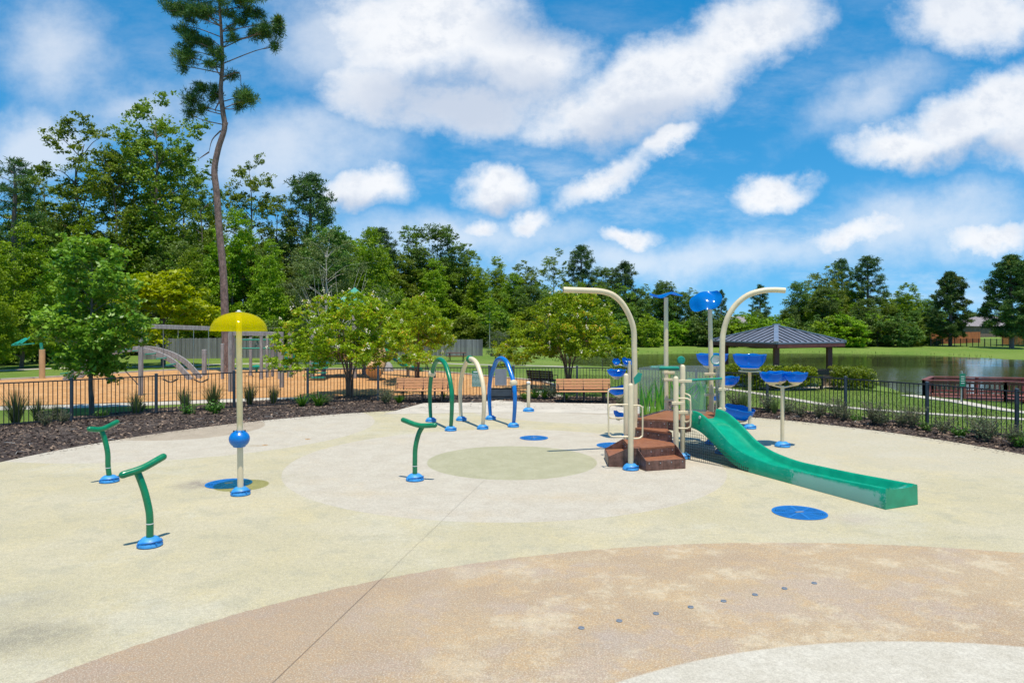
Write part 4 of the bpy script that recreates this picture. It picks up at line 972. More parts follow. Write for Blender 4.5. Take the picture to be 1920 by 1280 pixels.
for i in range(len(Ls) - 1):
    for j in range(K): k = (j + 1) % K; fs.append((i * K + j, i * K + k, (i + 1) * K + k, (i + 1) * K + j))
fs.append(tuple(range(K - 1, -1, -1))); fs.append(tuple((len(Ls) - 1) * K + j for j in range(K)))
so = E + dv * 2.4
sl = MB().add(vs, fs).build('slide_chute', M['slide'], ps, angle=50)
sl['label'] = 'long green water slide chute with chalky scuffed side'
fl = MB()
for wS in (-.008, W + .004): fl.lathe([(.012, .001), (.03, .008), (.034, 0)], E + dv * 4.52 + wv * (W * .94 if wS > 0 else wS) + Vector((0, 0, .90)), 16, M=Matrix((Vector((0, 0, 1)), dv, -wv)).transposed())
fl.build('bolt_washer', M['white'], sl)
# netting round the space under the deck and chute
nt = MB(); A = Vector((3.74, 15.36, 0)); B_ = E + dv * 2.9 + wv * .02; d = (B_ - A); L = d.length; d.normalize()
def nettop(s):
    return float(np.interp(s / L, [0, .25, .42, .6, .8, 1], [.70, .60, .48, .32, .14, .05]))
ns = int(L / .05)
for i in range(ns + 1):
    s = i * .05; z = nettop(s)
    if z > .03: nt.beam(A + d * s + Vector((0, 0, .01)), A + d * s + Vector((0, 0, z)), .006, .006)
for k in range(13):
    z = .02 + k * .055; e = max([s for s in np.linspace(0, L, 80) if nettop(s) >= z] + [0])
    if e > .1: nt.beam(A + Vector((0, 0, z)), A + d * e + Vector((0, 0, z)), .006, .006)
nt.build('netting', M['net'], ps)
nt = MB(); A = Vector((4.78, 16.05, 0)); B_ = E + dv * 3.1 + wv * (W - .02); d = (B_ - A); L = d.length; d.normalize()
for i in range(int(L / .05) + 1):
    z = nettop(i * .05 * 1.0)
    if z > .03: nt.beam(A + d * (i * .05) + Vector((0, 0, .01)), A + d * (i * .05) + Vector((0, 0, z)), .006, .006)
nt.build('netting', M['net'], ps)

# ------------------------------------------------------------------ tipping bowls
def bowl(parent, c, rad, dep, tilt=(0, 0), name='bowl', rim=True):
    Rt = Matrix.Rotation(R(tilt[0]), 3, 'X') @ Matrix.Rotation(R(tilt[1]), 3, 'Y'); c = Vector(c)
    pr = [(.02, -dep)] + [(rad * math.sin(R(a)) ** .95, -dep * math.cos(R(a))) for a in range(10, 91, 8)] + [(rad * 1.03, .012)]
    inn = [(max(a - .009, .001), z + .009) for a, z in pr[::-1]]
    n = 30; vs = []; fs = []; full = pr + inn
    for (a, z) in full:
        for j in range(n):
            th = 2 * math.pi * j / n; sc = 1 + .04 * math.cos(th * 6) * (a / rad) ** 2; vs.append(Rt @ Vector((a * sc * math.cos(th), a * sc * math.sin(th), z + .010 * math.cos(th * 6) * (a / rad) ** 3)) + c)
    for i in range(len(full)):
        for j in range(n): k = (j + 1) % n; i2 = (i + 1) % len(full); fs.append((i * n + j, i * n + k, i2 * n + k, i2 * n + j))
    bo = MB().add(vs, fs).build(name, M['bluecup'], parent, angle=60)
    if rim: MB().lathe([(.03, -dep - .012), (rad * .42, -dep * .945), (rad * .60, -dep * .86), (rad * .58, -dep * .95), (rad * .3, -dep - .035), (.05, -dep - .06)], c, 24, M=Rt).build('bowl_cradle', M['cream'], bo)
    return bo
def stand(base, h, rad=.045, label='', lean=(0, 0)):
    r = empty('tipping_bowl_stand', base, label, 'water bowl stand', 'blue tipping bowl stands')
    MB().tube([base + Vector((0, 0, .06)), base + Vector((lean[0], lean[1], h))], rad, 14).build('post', M['cream'], r); foot(r, base, .18); return r
b = G(1467, 837); r = stand(b, 1.44, label='cream stand holding three overlapping blue bowls near the right fence')
for a, q in ((200, .30), (340, .30), (90, .26)):
    p = b + Vector((q * math.cos(R(a)), q * math.sin(R(a)) * .8, 1.74)); bowl(r, p, .27, .22); MB().tube([b + Vector((0, 0, 1.40)), p - Vector((0, 0, .27))], .02, 8).build('arm', M['cream'], r)
b = G(1405.6, 803); r = stand(b, 1.62, label='cream stand topped by one large blue bowl behind the green slide')
bowl(r, b + Vector((0, 0, 2.03)), .44, .40); MB().lathe([(.001, 1.56), (.3, 1.575), (.3, 1.60), (.001, 1.62)], b, 24).build('splash_plate', M['cream'], r)
b = Vector((5.95, 20.6, 0)); r = stand(b, 1.9, label='stand with blue bowls at three heights behind the right cream arch')
bowl(r, b + Vector((-.15, 0, 2.0)), .44, .36); bowl(r, b + Vector((.25, -.25, 1.36)), .30, .24); bowl(r, b + Vector((.45, -.6, .52)), .42, .34, (6, 8)); bowl(r, b + Vector((-.1, -.2, .85)), .2, .16)
for z, dx, dy in ((1.9, -.15, 0), (1.05, .25, -.25), (.2, .45, -.6)): MB().tube([b + Vector((0, 0, z - .1)), b + Vector((dx, dy, z - .05))], .022, 8).build('arm', M['cream'], r)
b = Vector((3.0, 18.2, 0)); r = stand(b, 1.95, label='stand with four small blue bowls stepping down behind the left cream arch')
for dx, dy, z, rd_, tl in ((-.34, -.1, 1.72, .23, (0, 0)), (-.02, .1, 1.95, .15, (20, 20)), (-.30, -.15, 1.28, .25, (0, -12)), (-.24, -.05, .62, .17, (0, 20)), (-.30, .2, 1.93, .10, (40, 0))):
    bowl(r, b + Vector((dx, dy, z)), rd_, rd_ * .72, tl); MB().tube([b + Vector((0, 0, z - .12)), b + Vector((dx, dy, z - rd_ * .72))], .02, 8).build('arm', M['cream'], r)
# ------------------------------------------------------------------ iron fence
def fence_path(pts, name, label, height=1.28, zlift=0.0, skip_first=False, skip_last=False, endposts=True):
    pts = [Vector((p[0], p[1], 0)) for p in pts]; r = empty(name, pts[len(pts) // 2], label, 'fence')
    for i, p in enumerate(pts):
        z = min(-.03, bedz(p.x, p.y)); p.z = z
        MB().box((p.x, p.y, z + (height + .02) / 2 - .1), (.075, .075, height + .24)).build('post', M['postmetal'], r, bevel=.005)
        k = [c for c in r.children][-1]
        MB().add([(p.x + a * .042, p.y + b_ * .042, z + height + .035) for a, b_ in ((-1, -1), (1, -1), (1, 1), (-1, 1))] + [(p.x, p.y, z + height + .065)] + [(p.x + a * .042, p.y + b_ * .042, z + height + .02) for a, b_ in ((-1, -1), (1, -1), (1, 1), (-1, 1))],
                 [(0, 1, 4), (1, 2, 4), (2, 3, 4), (3, 0, 4), (5, 6, 1, 0), (6, 7, 2, 1), (7, 8, 3, 2), (8, 5, 0, 3), (8, 7, 6, 5)]).build('post_cap', M['postmetal'], k)
    for a, b_ in zip(pts[:-1], pts[1:]):
        d = (b_ - a); L = d.length; d.normalize(); mb = MB(); a1 = a + d * .0375; b1 = b_ - d * .0375
        for z in (height - .03, .10): mb.beam(a1 + Vector((0, 0, z)), b1 + Vector((0, 0, z)), .034, .034)
        if False: pass
        n = max(2, round(L / .118))
        for k in range(1, n): mb.beam(a.lerp(b_, k / n) + Vector((0, 0, .05)), a.lerp(b_, k / n) + Vector((0, 0, height - .03)), .017, .017)
        mb.build('picket_panel', M['darkmetal'], r)
    return r
Lf = [(-19.3, 14.3), (-17.9, 16.3), (-16.4, 18.1), (-14.8, 19.7), (-13.04, 21.05), (-11.36, 22.7), (-9.42, 24.1), (-7.27, 25.3), (-4.99, 26.5), (-2.9, 26.7), (-.86, 26.75)]
fence_path(Lf, 'picket_fence', 'black iron picket fence curving from the left edge to the gate')
Rf = [(.06, 26.75), (2.45, 26.8), (4.4, 26.2), (6.45, 24.9), (8.4, 23.4), (10.18, 21.7), (11.56, 19.8), (12.64, 17.8), (13.4, 15.6), (13.9, 13.3)]
fence_path(Rf, 'picket_fence', 'black iron picket fence curving from the gate to the right edge', height=1.27)
g = empty('fence_gate', (-.4, 26.75, -.03), 'narrow iron gate with a solid dark kick plate behind the blue loop', 'gate')
mb = MB()
for z in (1.24, .12, .42): mb.beam((-.80, 26.75, z), (0.0, 26.75, z), .036, .036)
for x in (-.80, .0): mb.box((x, 26.75, .66), (.04, .04, 1.2))
for k in range(1, 7): mb.box((-.80 + .8 * k / 7, 26.75, .80), (.016, .016, .88))
mb.build('gate_frame', M['darkmetal'], g); MB().box((-.40, 26.735, .24), (.76, .006, .38)).build('kick_plate', M['postmetal'], g)
MB().box((-.42, 26.72, .86), (.44, .008, .62)).build('lock_shield', M['greyplate'], g); MB().box((-.05, 26.70, .95), (.07, .06, .12)).build('latch', M['black'], g)
s = empty('rules_sign', (-1.30, 26.65, .3), 'green rules sign with lines of white lettering on the fence left of the gate', 'sign')
MB().box((-1.32, 26.655, .80), (.37, .012, .60)).build('sign_board', M['signgreen'], s, bevel=.004)
mb = MB(); rs = random.Random(2)
mb.box((-1.32, 26.646, 1.06), (.25, .004, .032))
for k in range(11):
    x = -1.485
    z = .99 - k * .045
    while x < -1.18:
        w = rs.uniform(.02, .055)
        if x + w > -1.155: break
        mb.box((x + w / 2, 26.646, z), (w, .004, .015)); x += w + .012
    
mb.build('lettering', M['letter'], s)

# ------------------------------------------------------------------ benches
def bench(label, wood=None, L=2.0, group='slatted park benches'):
    r = empty('slatted_bench', (0, 0, 0), label, 'bench', group); wood = wood or M['bench']
    def slat(y, z, tilt, name):
        return MB().box((0, y, z), (L, .088, .028), M=Matrix.Rotation(R(tilt), 3, 'X')).build(name, wood, r, bevel=.006)
    for k in range(5): slat(-.21 + k * .098, .44 - .006 * k, 3 if k else 16, 'seat_slat')
    for k in range(4): slat(.235 + .028 * k, .52 + k * .098, 74, 'back_slat')
    for x in (-L * .36, 0, L * .36):
        mb = MB(); mb.tube([(x, -.20, 0), (x, -.20, .36), (x, -.17, .415)], .024, 8); mb.tube([(x, .19, 0), (x, .18, .38), (x, .25, .55), (x, .345, .87)], .024, 8); mb.beam((x, -.24, .412), (x, .24, .392), .04, .02)
        mb.box((x, -.20, .01), (.09, .09, .02)); mb.box((x, .19, .01), (.09, .09, .02)); mb.build('leg_frame', M['black'], r)
    for x in (-L * .47, L * .47): MB().tube(crom([(x, -.22, .43), (x, -.23, .62), (x, -.1, .66), (x, .30, .66)], 4), .014, 8).build('armrest', M['black'], r)
    return r
b1 = bench('long orange slatted bench in front of the fence behind the green water loop'); b1.location = (-3.28, 26.05, .0); b1.rotation_euler.z = 0
b2_ = copy_tree(b1); b2_.location = (2.62, 25.9, -.02); b2_['label'] = 'long orange slatted bench in front of the fence beside the left cream arch'
b3 = bench('black slatted bench beyond the fence right of the gate', M['black'], 1.25); p = at(1018, 30.5); b3.location = (p.x, p.y, p.z + .03); b3.rotation_euler.z = R(150)

# ------------------------------------------------------------------ playground
def gz(p): return hz(p.x, p.y) + .03
sw = empty('swing_set', at(335, 28.8), 'tall weathered wooden swing frame behind the left fence', 'swing set')
a = at(264, 28.0); c = at(432, 29.5); tA, tB = P(264, 611, 28.0), P(432, 617, 29.5)
for q, t_ in ((a, tA), (c, tB)):
    MB().beam((q.x, q.y, -.1), (q.x, q.y, t_.z + .08), .14, .14).build('post', M['greywood'], sw, bevel=.01)
MB().beam(tA + Vector((-.12, 0, 0)), tB, .12, .17).build('top_beam', M['greywood'], sw, bevel=.01)
MB().tube([P(219, 678, 29.0), P(262, 724, 28.1)], .02, 6).build('brace', M['black'], sw)
swing_spots = [(306, 334, 'left swing of the wooden swing frame'), (363, 391, 'right swing of the wooden swing frame')]
for x0, x1, lab in swing_spots:
    s = empty('swing', P((x0 + x1) / 2, 616, 28.8), lab, 'swing', 'swings'); k0, k1 = P(x0, 615, 28.6), P(x1, 615, 28.8)
    for q in (k0, k1): MB().tube([q, Vector((q.x, q.y, .62))], .012, 5).build('chain', M['steel'], s)
    MB().tube(crom([Vector((k0.x, k0.y, .62)), Vector(((k0.x + k1.x) / 2, k0.y + .1, .5)), Vector((k1.x, k1.y, .62))], 4), .03, 6).build('seat', M['black'], s)
sw2 = empty('beam_frame', at(500, 31), 'second weathered wooden beam frame continuing right of the swing frame', 'play frame')
a, c = P(434, 625, 30.5), P(528, 626, 31.5)
for q in (a, c): MB().beam((q.x, q.y, -.1), (q.x, q.y, q.z + .08), .15, .15).build('post', M['greywood'], sw2, bevel=.01)
MB().beam(a, c, .14, .19).build('top_beam', M['greywood'], sw2, bevel=.01)
ac = empty('arched_climber', at(240, 35.5), 'long low arched climber of grey laminated beams behind the young tree', 'climber')
for dy in (0, 1.1):
    pts = crom([P(121, 713, 35.5), P(150, 688, 35.5), P(185, 667, 35.5), P(225, 656, 35.5), P(262, 655, 35.5), P(300, 665, 35.5), P(330, 682, 35.5), P(358, 712, 35.5)], 5)
    mb = MB(); 
    for i in range(len(pts) - 1): mb.beam(pts[i] + Vector((0, dy, 0)), pts[i + 1] + Vector((0, dy, 0)) * 1.0, .14, .24)
    mb.build('arched_beam', M['greywood'], ac)
for k in range(3, len(pts) - 3, 3): MB().tube([pts[k] + Vector((0, -1.1 + .07, .0)), pts[k] + Vector((0, -.07, 0))], .03, 6).build('rung', M['teal'], ac)
cn = empty('canopy_climber', at(79, 36.5), 'tan post with a small teal ribbed canopy left of the young tree', 'climber')
q = at(79, 36.5); MB().tube([q, Vector((q.x, q.y, P(79, 655, 36.5).z))], .14, 10).build('post', M['tan'], cn)
mb = MB(); k0 = P(60, 640, 36.5)
for i in range(3): mb.beam(k0 + Vector((-.8 + i * .22, -.3, -.16 + .09 * math.sin(i * .4))), k0 + Vector((-.6 + i * .12, .4, .16 + .09 * math.sin(i * .4))), .10, .03)
mb.tube([k0 + Vector((-.85, -.28, -.2)), k0 + Vector((.3, -.28, -.1))], .03, 6); mb.tube([k0 + Vector((-.65, .38, .12)), k0 + Vector((.5, .38, .2))], .03, 6); mb.beam((q.x, q.y, P(79, 657, 36.5).z - .03), k0 + Vector((.45, 0, -.06)), .1, .1); mb.build('ribbed_canopy', M['teal'], cn)
pc = empty('low_wood_post', at(383, 38), 'lone short weathered post between the swing frame and the giant pine', 'post'); q = at(383, 38.5)
MB().beam((q.x, q.y, -.2), (q.x, q.y, P(383, 655, 38.5).z), .2, .2).build('post', M['greywood'], pc, bevel=.02)
mk = empty('monkey_bars', at(480, 38), 'wooden monkey bars with teal rungs between the yellow dome and the left crape myrtle', 'climbing frame')
pps = [(417, 644), (437, 630), (470, 632), (490, 628), (501, 630), (511, 628), (524, 640)]
for i, (x, yt_) in enumerate(pps):
    q = at(x, 36 + (i % 3)); MB().beam((q.x, q.y, -.2), (q.x, q.y, P(x, yt_, q.y).z), .13, .13).build('post', M['greywood'], mk, bevel=.01)
for y in (637, 653): MB().tube([P(447, y, 37), P(511, y, 37)], .04, 6).build('rail', M['teal'], mk)
for k in range(6): MB().tube([P(450 + k * 12, 637, 36.9), P(450 + k * 12, 637, 38)], .025, 5).build('rung', M['teal'], mk)
for x, y, lab in ((481, 700, 'green toadstool seat left of the monkey bars foot'), (535, 700, 'green toadstool seat near the green play post')):
    q = GT(x, y); s = empty('toadstool_seat', q, lab, 'play seat', 'green toadstool seats'); MB().tube([q, q + Vector((0, 0, .4))], .07, 8).build('stem', M['teal'], s)
    MB().lathe([(.05, .28), (.30, .36), (.30, .44), (.001, .5)], q, 16).build('cap', M['teal'], s)
q = GT(543, 705); s = empty('green_play_post', q, 'thin dark green post with a round panel left of the play tower', 'play post'); MB().tube([q, q + Vector((0, 0, 1.4))], .09, 8).build('post', M['green'], s)
MB().lathe([(.001, -.03), (.3, -.03), (.3, .03), (.001, .03)], q + Vector((0, 0, 1.15)), 18, M=Matrix.Rotation(R(90), 3, 'X')).build('round_panel', M['teal'], s)
# tower
tw = empty('play_tower', at(640, 38), 'wooden play tower with a pointed teal roof mostly hidden by the left crape myrtle', 'play tower')
cxs = [(-10.3, 36.6), (-8.1, 36.6), (-10.3, 38.9), (-8.1, 38.9)]
for x, y in cxs: MB().beam((x, y, -.3), (x, y, 3.5), .2, .2).build('post', M['greywood'], tw, bevel=.01)
for x in (-11.6, -7.0): MB().beam((x, 37.2, -.3), (x, 37.2, 2.4), .2, .2).build('post', M['greywood'], tw)
MB().box((-9.2, 37.75, 1.35), (2.5, 2.6, .1)).build('platform', M['brown'], tw)
ap = Vector(((667 - 960) / F * 37.8, 37.75, 4.75)); ap.x = -8.35
q4 = [Vector((ap.x + a * 1.25, 37.75 + b_ * 1.25, 3.45)) for a, b_ in ((-1, -1), (1, -1), (1, 1), (-1, 1))]
MB().add(q4 + [ap] + [p - Vector((0, 0, .06)) for p in q4], [(0, 1, 4), (1, 2, 4), (2, 3, 4), (3, 0, 4), (8, 7, 6, 5), (5, 6, 1, 0), (6, 7, 2, 1), (7, 8, 3, 2), (8, 5, 0, 3)]).build('roof', M['teal'], tw)
mb = MB(); q0 = P(588, 688, 35.6); q1 = P(615, 650, 36.6)
for k in range(9): mb.tube([P(589 + k * 3, 650, 36.0), P(589 + k * 3, 686, 36.0)], .015, 5)
mb.tube([P(588, 650, 36), P(616, 650, 36)], .025, 6); mb.tube([P(588, 668, 36), P(616, 668, 36)], .02, 6); mb.tube([P(588, 687, 36), P(616, 687, 36)], .03, 6); mb.build('railing', M['teal'], tw)
for k in range(6): z = .1 + k * .22; MB().box((-9.7 , 35.2 + k * .24, z + .06), (.9, .24, .05)).build('stair_tread', M['teal'], tw)
tb = MB(); pts = crom([Vector((-8.1, 37.2, 1.8)), Vector((-7.5, 36.7, 1.8)), Vector((-6.9, 36.2, 1.45)), Vector((-6.7, 35.5, .9)), Vector((-6.8, 34.9, .45))], 6); tb.tube(pts, .42, 18); tb.build('tube_slide', M['tan'], tw)
mb = MB(); pts = crom([P(716, 654, 39.5), P(735, 668, 39), P(752, 680, 38.5), P(768, 690, 38), P(790, 696, 37.6)], 6)
for s in (-1, 1):
    mb.tube([p + Vector((0, s * .26, .08)) for p in pts], .07, 8)
for i in range(len(pts) - 1): mb.beam(pts[i], pts[i + 1], .5, .04)
gs = empty('green_slide', pts[0], 'long dark green slide running down right of the play tower', 'slide'); mb.build('chute', M['green'], gs); MB().beam((pts[0].x, pts[0].y, -.3), pts[0], .12, .12).build('post', M['greywood'], gs)
MB().beam((pts[-8].x, pts[-8].y, -.3), pts[-8] - Vector((0, 0, .05)), .1, .1).build('post', M['greywood'], gs)
def rock(c, s, label, seed):
    mb = MB(); n, m_ = 12, 18; vs = []; fs = []
    for i in range(n + 1):
        th = math.pi * i / n
        for j in range(m_):
            ph = 2 * math.pi * j / m_; d = Vector((math.sin(th) * math.cos(ph), math.sin(th) * math.sin(ph), math.cos(th))); k = 1 + .35 * mnoise.noise(d * 1.4 + Vector((seed, 0, 0))) + .12 * mnoise.noise(d * 4 + Vector((seed, 0, 0)))
            vs.append(Vector(c) + Vector((d.x * s[0], d.y * s[1], d.z * s[2])) * k)
    for i in range(n):
        for j in range(m_): k = (j + 1) % m_; fs.append((i * m_ + j, (i + 1) * m_ + j, (i + 1) * m_ + k, i * m_ + k))
    o = mb.add(vs, fs).build('boulder', M['rock'], None, angle=30); return tag(o, label, 'boulder')
q = GT(722, 697); rock((q.x, q.y, q.z + .15), (.55, .5, .42), 'grey climbing boulder below the tan tube slide', 3)

# timber edging pieces / picnic tables / grill
def picnic(label, wood):
    r = empty('picnic_table', (0, 0, 0), label, 'picnic table', 'picnic tables')
    for k in range(3): MB().box((0, -.25 + k * .25, .74), (1.7, .235, .04)).build('top_plank', wood, r)
    for y in (-.72, .72): MB().box((0, y, .44), (1.7, .25, .04)).build('bench_plank', wood, r)
    for x in (-.6, .6):
        mb = MB(); mb.tube(crom([(x, -.75, 0), (x, -.55, .3), (x, -.3, .55), (x, -.2, .72)], 3), .03, 6); mb.tube(crom([(x, .75, 0), (x, .55, .3), (x, .3, .55), (x, .2, .72)], 3), .03, 6); mb.beam((x, -.78, .41), (x, .78, .41), .05, .04); mb.build('leg_frame', M['black'], r)
    return r
pt = picnic('picnic table with a rust-coloured top on the far lawn below the wooden fence', M['redcol']); pt.location = GT(856, 677)
for (x, y, rz, lab) in ((783, 692, .2, 'dark picnic table behind the far crape myrtle'), (963, 685, .1, 'picnic table right of the dark grill stand')):
    o = copy_tree(pt); o.location = GT(x, y); o.rotation_euler.z = rz; o['label'] = lab
q = GT(929, 681); r = empty('grill_stand', q, 'flat black grill stand on the lawn above the cream loop', 'grill'); MB().tube([q, q + Vector((0, 0, .6))], .05, 8).build('post', M['black'], r); MB().box(q + Vector((0, 0, .68)), (.85, .5, .16)).build('grill_box', M['black'], r); MB().box(q + Vector((0, 0, .80)), (.85, .5, .03)).build('grate', M['black'], r)
# privacy fences
def board_fence(a, b_, h, label, mat, name='wooden_fence', zb=None):
    a, b_ = Vector((*a, 0)), Vector((*b_, 0)); d = b_ - a; L = d.length; d.normalize(); r = empty(name, a, label, 'fence'); mb = MB(); rr = random.Random(int(L * 7)); n = int(L / .145)
    for k in range(n):
        p = a + d * (k + .5) * L / n; z = hz(p.x, p.y); hh = h + rr.uniform(-.02, .02)
        mb.box(p + Vector((0, rr.uniform(-.006, .006), z + hh / 2 - .03)), (.135, .02, hh), rz=math.atan2(d.y, d.x))
    mb.build('boards', mat, r); mb = MB()
    for k in range(int(L / 6) + 1):
        p = a + d * min(k * 6, L); q = a + d * min(k * 6 + 6, L)
        if (q - p).length > .2: mb.beam(p + Vector((0, .04, hz(p.x, p.y) + h * .8)), q + Vector((0, .04, hz(q.x, q.y) + h * .8)), .05, .08)
    mb.build('rail', mat, r); return r
A = at(262, 57); B_ = at(528, 60); board_fence((A.x, A.y), (B_.x, B_.y), 1.7, 'dark grey weathered board fence behind the swing frame', M['boards'])
A = at(640, 70); B_ = at(905, 74); board_fence((A.x, A.y), (B_.x, B_.y), 1.75, 'light grey weathered board fence behind the picnic tables', M['boards'])
q = at(839, 72.5); r = empty('utility_panel', q, 'pale metal utility panel on a post in front of the light grey board fence', 'utility box'); MB().box(q + Vector((0, 0, .85)), (.1, .1, 1.9)).build('post', M['steel'], r); MB().box(q + Vector((0, -.1, 1.35)), (.4, .14, .6)).build('box', M['white'], r)
# restroom / small house behind the left crape myrtle
def house(c, wx, wy, hw, hr, rz, label, wall, name='house', win=True):
    c = Vector(c); r = empty(name, c, label, 'house'); Rz = Matrix.Rotation(rz, 3, 'Z')
    def T(p): return Rz @ Vector(p) + c
    mb = MB(); x, y = wx / 2, wy / 2
    mb.add([T((a * x, b_ * y, z)) for z in (-.6, hw) for a, b_ in ((-1, -1), (1, -1), (1, 1), (-1, 1))], [(3, 2, 1, 0), (4, 5, 6, 7), (0, 1, 5, 4), (1, 2, 6, 5), (2, 3, 7, 6), (3, 0, 4, 7)]); mb.build('wall', wall, r)
    e = .5; rx = max(x - y, .3); mb = MB()
    mb.add([T(p) for p in ((-x - e, -y - e, hw), (x + e, -y - e, hw), (x + e, y + e, hw), (-x - e, y + e, hw), (-rx, 0, hw + hr), (rx, 0, hw + hr), (-x - e, -y - e, hw - .12), (x + e, -y - e, hw - .12), (x + e, y + e, hw - .12), (-x - e, y + e, hw - .12))],
           [(0, 1, 5, 4), (1, 2, 5), (2, 3, 4, 5), (3, 0, 4), (6, 7, 1, 0), (7, 8, 2, 1), (8, 9, 3, 2), (9, 6, 0, 3), (9, 8, 7, 6)]); mb.build('roof', M['shingle'], r)
    if win:
        for xx, w_, z0, z1 in win:
            f = MB().add([T((xx + a * w_ / 2, -y - .03, z)) for z in (z0, z1) for a in (-1, 1)] + [T((xx + a * w_ / 2, -y + .02, z)) for z in (z0, z1) for a in (-1, 1)], [(0, 1, 3, 2), (0, 4, 5, 1), (2, 3, 7, 6), (1, 5, 7, 3), (0, 2, 6, 4)]).build('window', M['glass_dark'], r)
            g_ = MB(); 
            for a in (-1, 1): g_.beam(T((xx + a * w_ / 2, -y - .04, z0 - .05)), T((xx + a * w_ / 2, -y - .04, z1 + .05)), .08, .08)
            for z in (z0, z1): g_.beam(T((xx - w_ / 2, -y - .04, z)), T((xx + w_ / 2, -y - .04, z)), .08, .08)
            g_.build('frame', M['white'], f)
    return r
q = at(500, 68); house((q.x, q.y + 3, q.z), 7.0, 5.5, 2.7, 1.9, .1, 'small pale house with a grey shingle roof right of the yellow dome', M['siding'], win=[(-1.6, 1.0, .9, 2.1), (1.6, 1.0, .9, 2.1)])
q = at(1848, 200); house((q.x, q.y, q.z), 17, 12, 3.0, 2.7, .12, 'brown brick house with a grey hip roof on the far right shore', M['brickwall'], win=[(-2.2, 1.2, 1.1, 2.3), (3.4, 4.4, .1, 2.6)])
q = at(1925, 206); house((q.x, q.y + 6, q.z), 16, 10, 3.0, 2.2, .12, 'second brown brick house end behind the big dark pine at the right edge', M['brickwall'], win=[(-2.6, .8, 1.1, 2.1)])
for px, D in ((1382, 290), (1850, 260)):
    q = at(px, D); house((q.x, q.y, q.z + .6), 15, 9, 3.0, 2.6, .3, 'distant pale house roof seen over the pond right of the tilted blue leaf' if px < 1400 else 'distant roof behind the far brick house', M['siding'], win=None)
A, B_ = at(1745, 104), at(1838, 110); board_fence((A.x, A.y), (B_.x, B_.y), 1.7, 'orange cedar board fence left of the far brick house', M['orangewood'])
A, B_ = at(1878, 104), at(1990, 100); board_fence((A.x, A.y), (B_.x, B_.y), 1.7, 'orange cedar board fence at the right edge below the big dark pine', M['orangewood'])
r = empty('wire_fence', at(1820, 98), 'low dark metal fence on the far bank below the brick house', 'fence'); mb = MB()
A, B_ = at(1745, 97.5), at(1880, 97.5)
for k in range(13): p = A.lerp(B_, k / 12); MB().box((p.x, p.y, hz(p.x, p.y) + .5), (.08, .08, 1.15)).build('post', M['black'], r)
for k in range(100): p = A.lerp(B_, k / 100); mb.box((p.x, p.y, hz(p.x, p.y) + .5), (.02, .02, .95))
mb.beam((A.x, A.y, hz(A.x, A.y) + 1.0), (B_.x, B_.y, hz(B_.x, B_.y) + 1.0), .04, .04); mb.build('pickets', M['black'], r)

# ------------------------------------------------------------------ pavilion
pcn = Vector((13.75, 37.0, 0)); pcn.z = hz(13.75, 37); r = empty('pavilion', pcn, 'open pavilion with a dark ribbed metal hip roof beside the pond', 'pavilion')
u0 = (Vector((0, 0, 0)) - Vector((pcn.x, pcn.y, 0))).normalized(); u1 = Vector((-u0.y, u0.x, 0)); HD = 3.32; ez = 1.93; az = 2.72
cor = [Vector((pcn.x, pcn.y, ez)) + k * HD for k in (u0, u1, -u0, -u1)]; ap = Vector((pcn.x, pcn.y, az))
mb = MB(); mb.add(cor + [ap] + [c - Vector((0, 0, .07)) for c in cor], [(0, 4, 1), (1, 4, 2), (2, 4, 3), (3, 4, 0), (5, 6, 7, 8), (0, 1, 6, 5), (1, 2, 7, 6), (2, 3, 8, 7), (3, 0, 5, 8)])
rf = mb.build('roof', M['roofmetal'], r); mb = MB()
for i in range(4):
    a, b_ = cor[i], cor[(i + 1) % 4]; mid = (a + b_) / 2; sl_ = ap - mid; n = 12
    for k in range(1, n):
        t_ = k / n; e = a.lerp(b_, t_); mb.beam(e + Vector((0, 0, .02)), e + sl_ * (min(t_, 1 - t_) * 2) + Vector((0, 0, .02)), .05, .05)
mb.build('standing_seam', M['seam'], rf); mb = MB()
for c in cor: mb.beam(c + Vector((0, 0, .03)), ap + Vector((0, 0, .03)), .22, .05)
mb.box(ap + Vector((0, 0, .05)), (.3, .3, .08)); mb.build('hip_cap', M['paleroof'], rf)
ins = [Vector((pcn.x, pcn.y, 0)) + k * HD * .76 for k in (u0, u1, -u0, -u1)]
for i in range(4):
    a, b_ = cor[i] * 1, cor[(i + 1) % 4] * 1; k = Vector((pcn.x, pcn.y, 0)); a = k + (a - k) * .97; b_ = k + (b_ - k) * .97; a.z = b_.z = ez - .17
    MB().beam(a, b_, .12, .18).build('eave_beam', M['redcol'], r)
    a, b_ = ins[i], ins[(i + 1) % 4]; MB().beam((a.x, a.y, ez - .20), (b_.x, b_.y, ez - .20), .14, .22).build('beam', M['redcol'], r)
for p in ins:
    z = hz(p.x, p.y); MB().box((p.x, p.y, (ez - .2 + z) / 2), (.24, .24, ez - .2 - z)).build('column', M['redcol'], r, bevel=.01)
    MB().box((p.x, p.y, z + .36), (.58, .58, .78), rz=math.atan2(u0.y, u0.x)).build('stone_pier', M['stone'], r); MB().box((p.x, p.y, z + .79), (.70, .70, .09), rz=math.atan2(u0.y, u0.x)).build('pier_cap', M['cap'], r)
mb = MB(); z = pcn.z + .05; c4 = [Vector((pcn.x, pcn.y, 0)) + k * HD * .98 for k in (u0, u1, -u0, -u1)]; mb.prism([(c.x, c.y) for c in c4], z - .4, z + .0); mb.build('floor_slab', M['conc'], r)
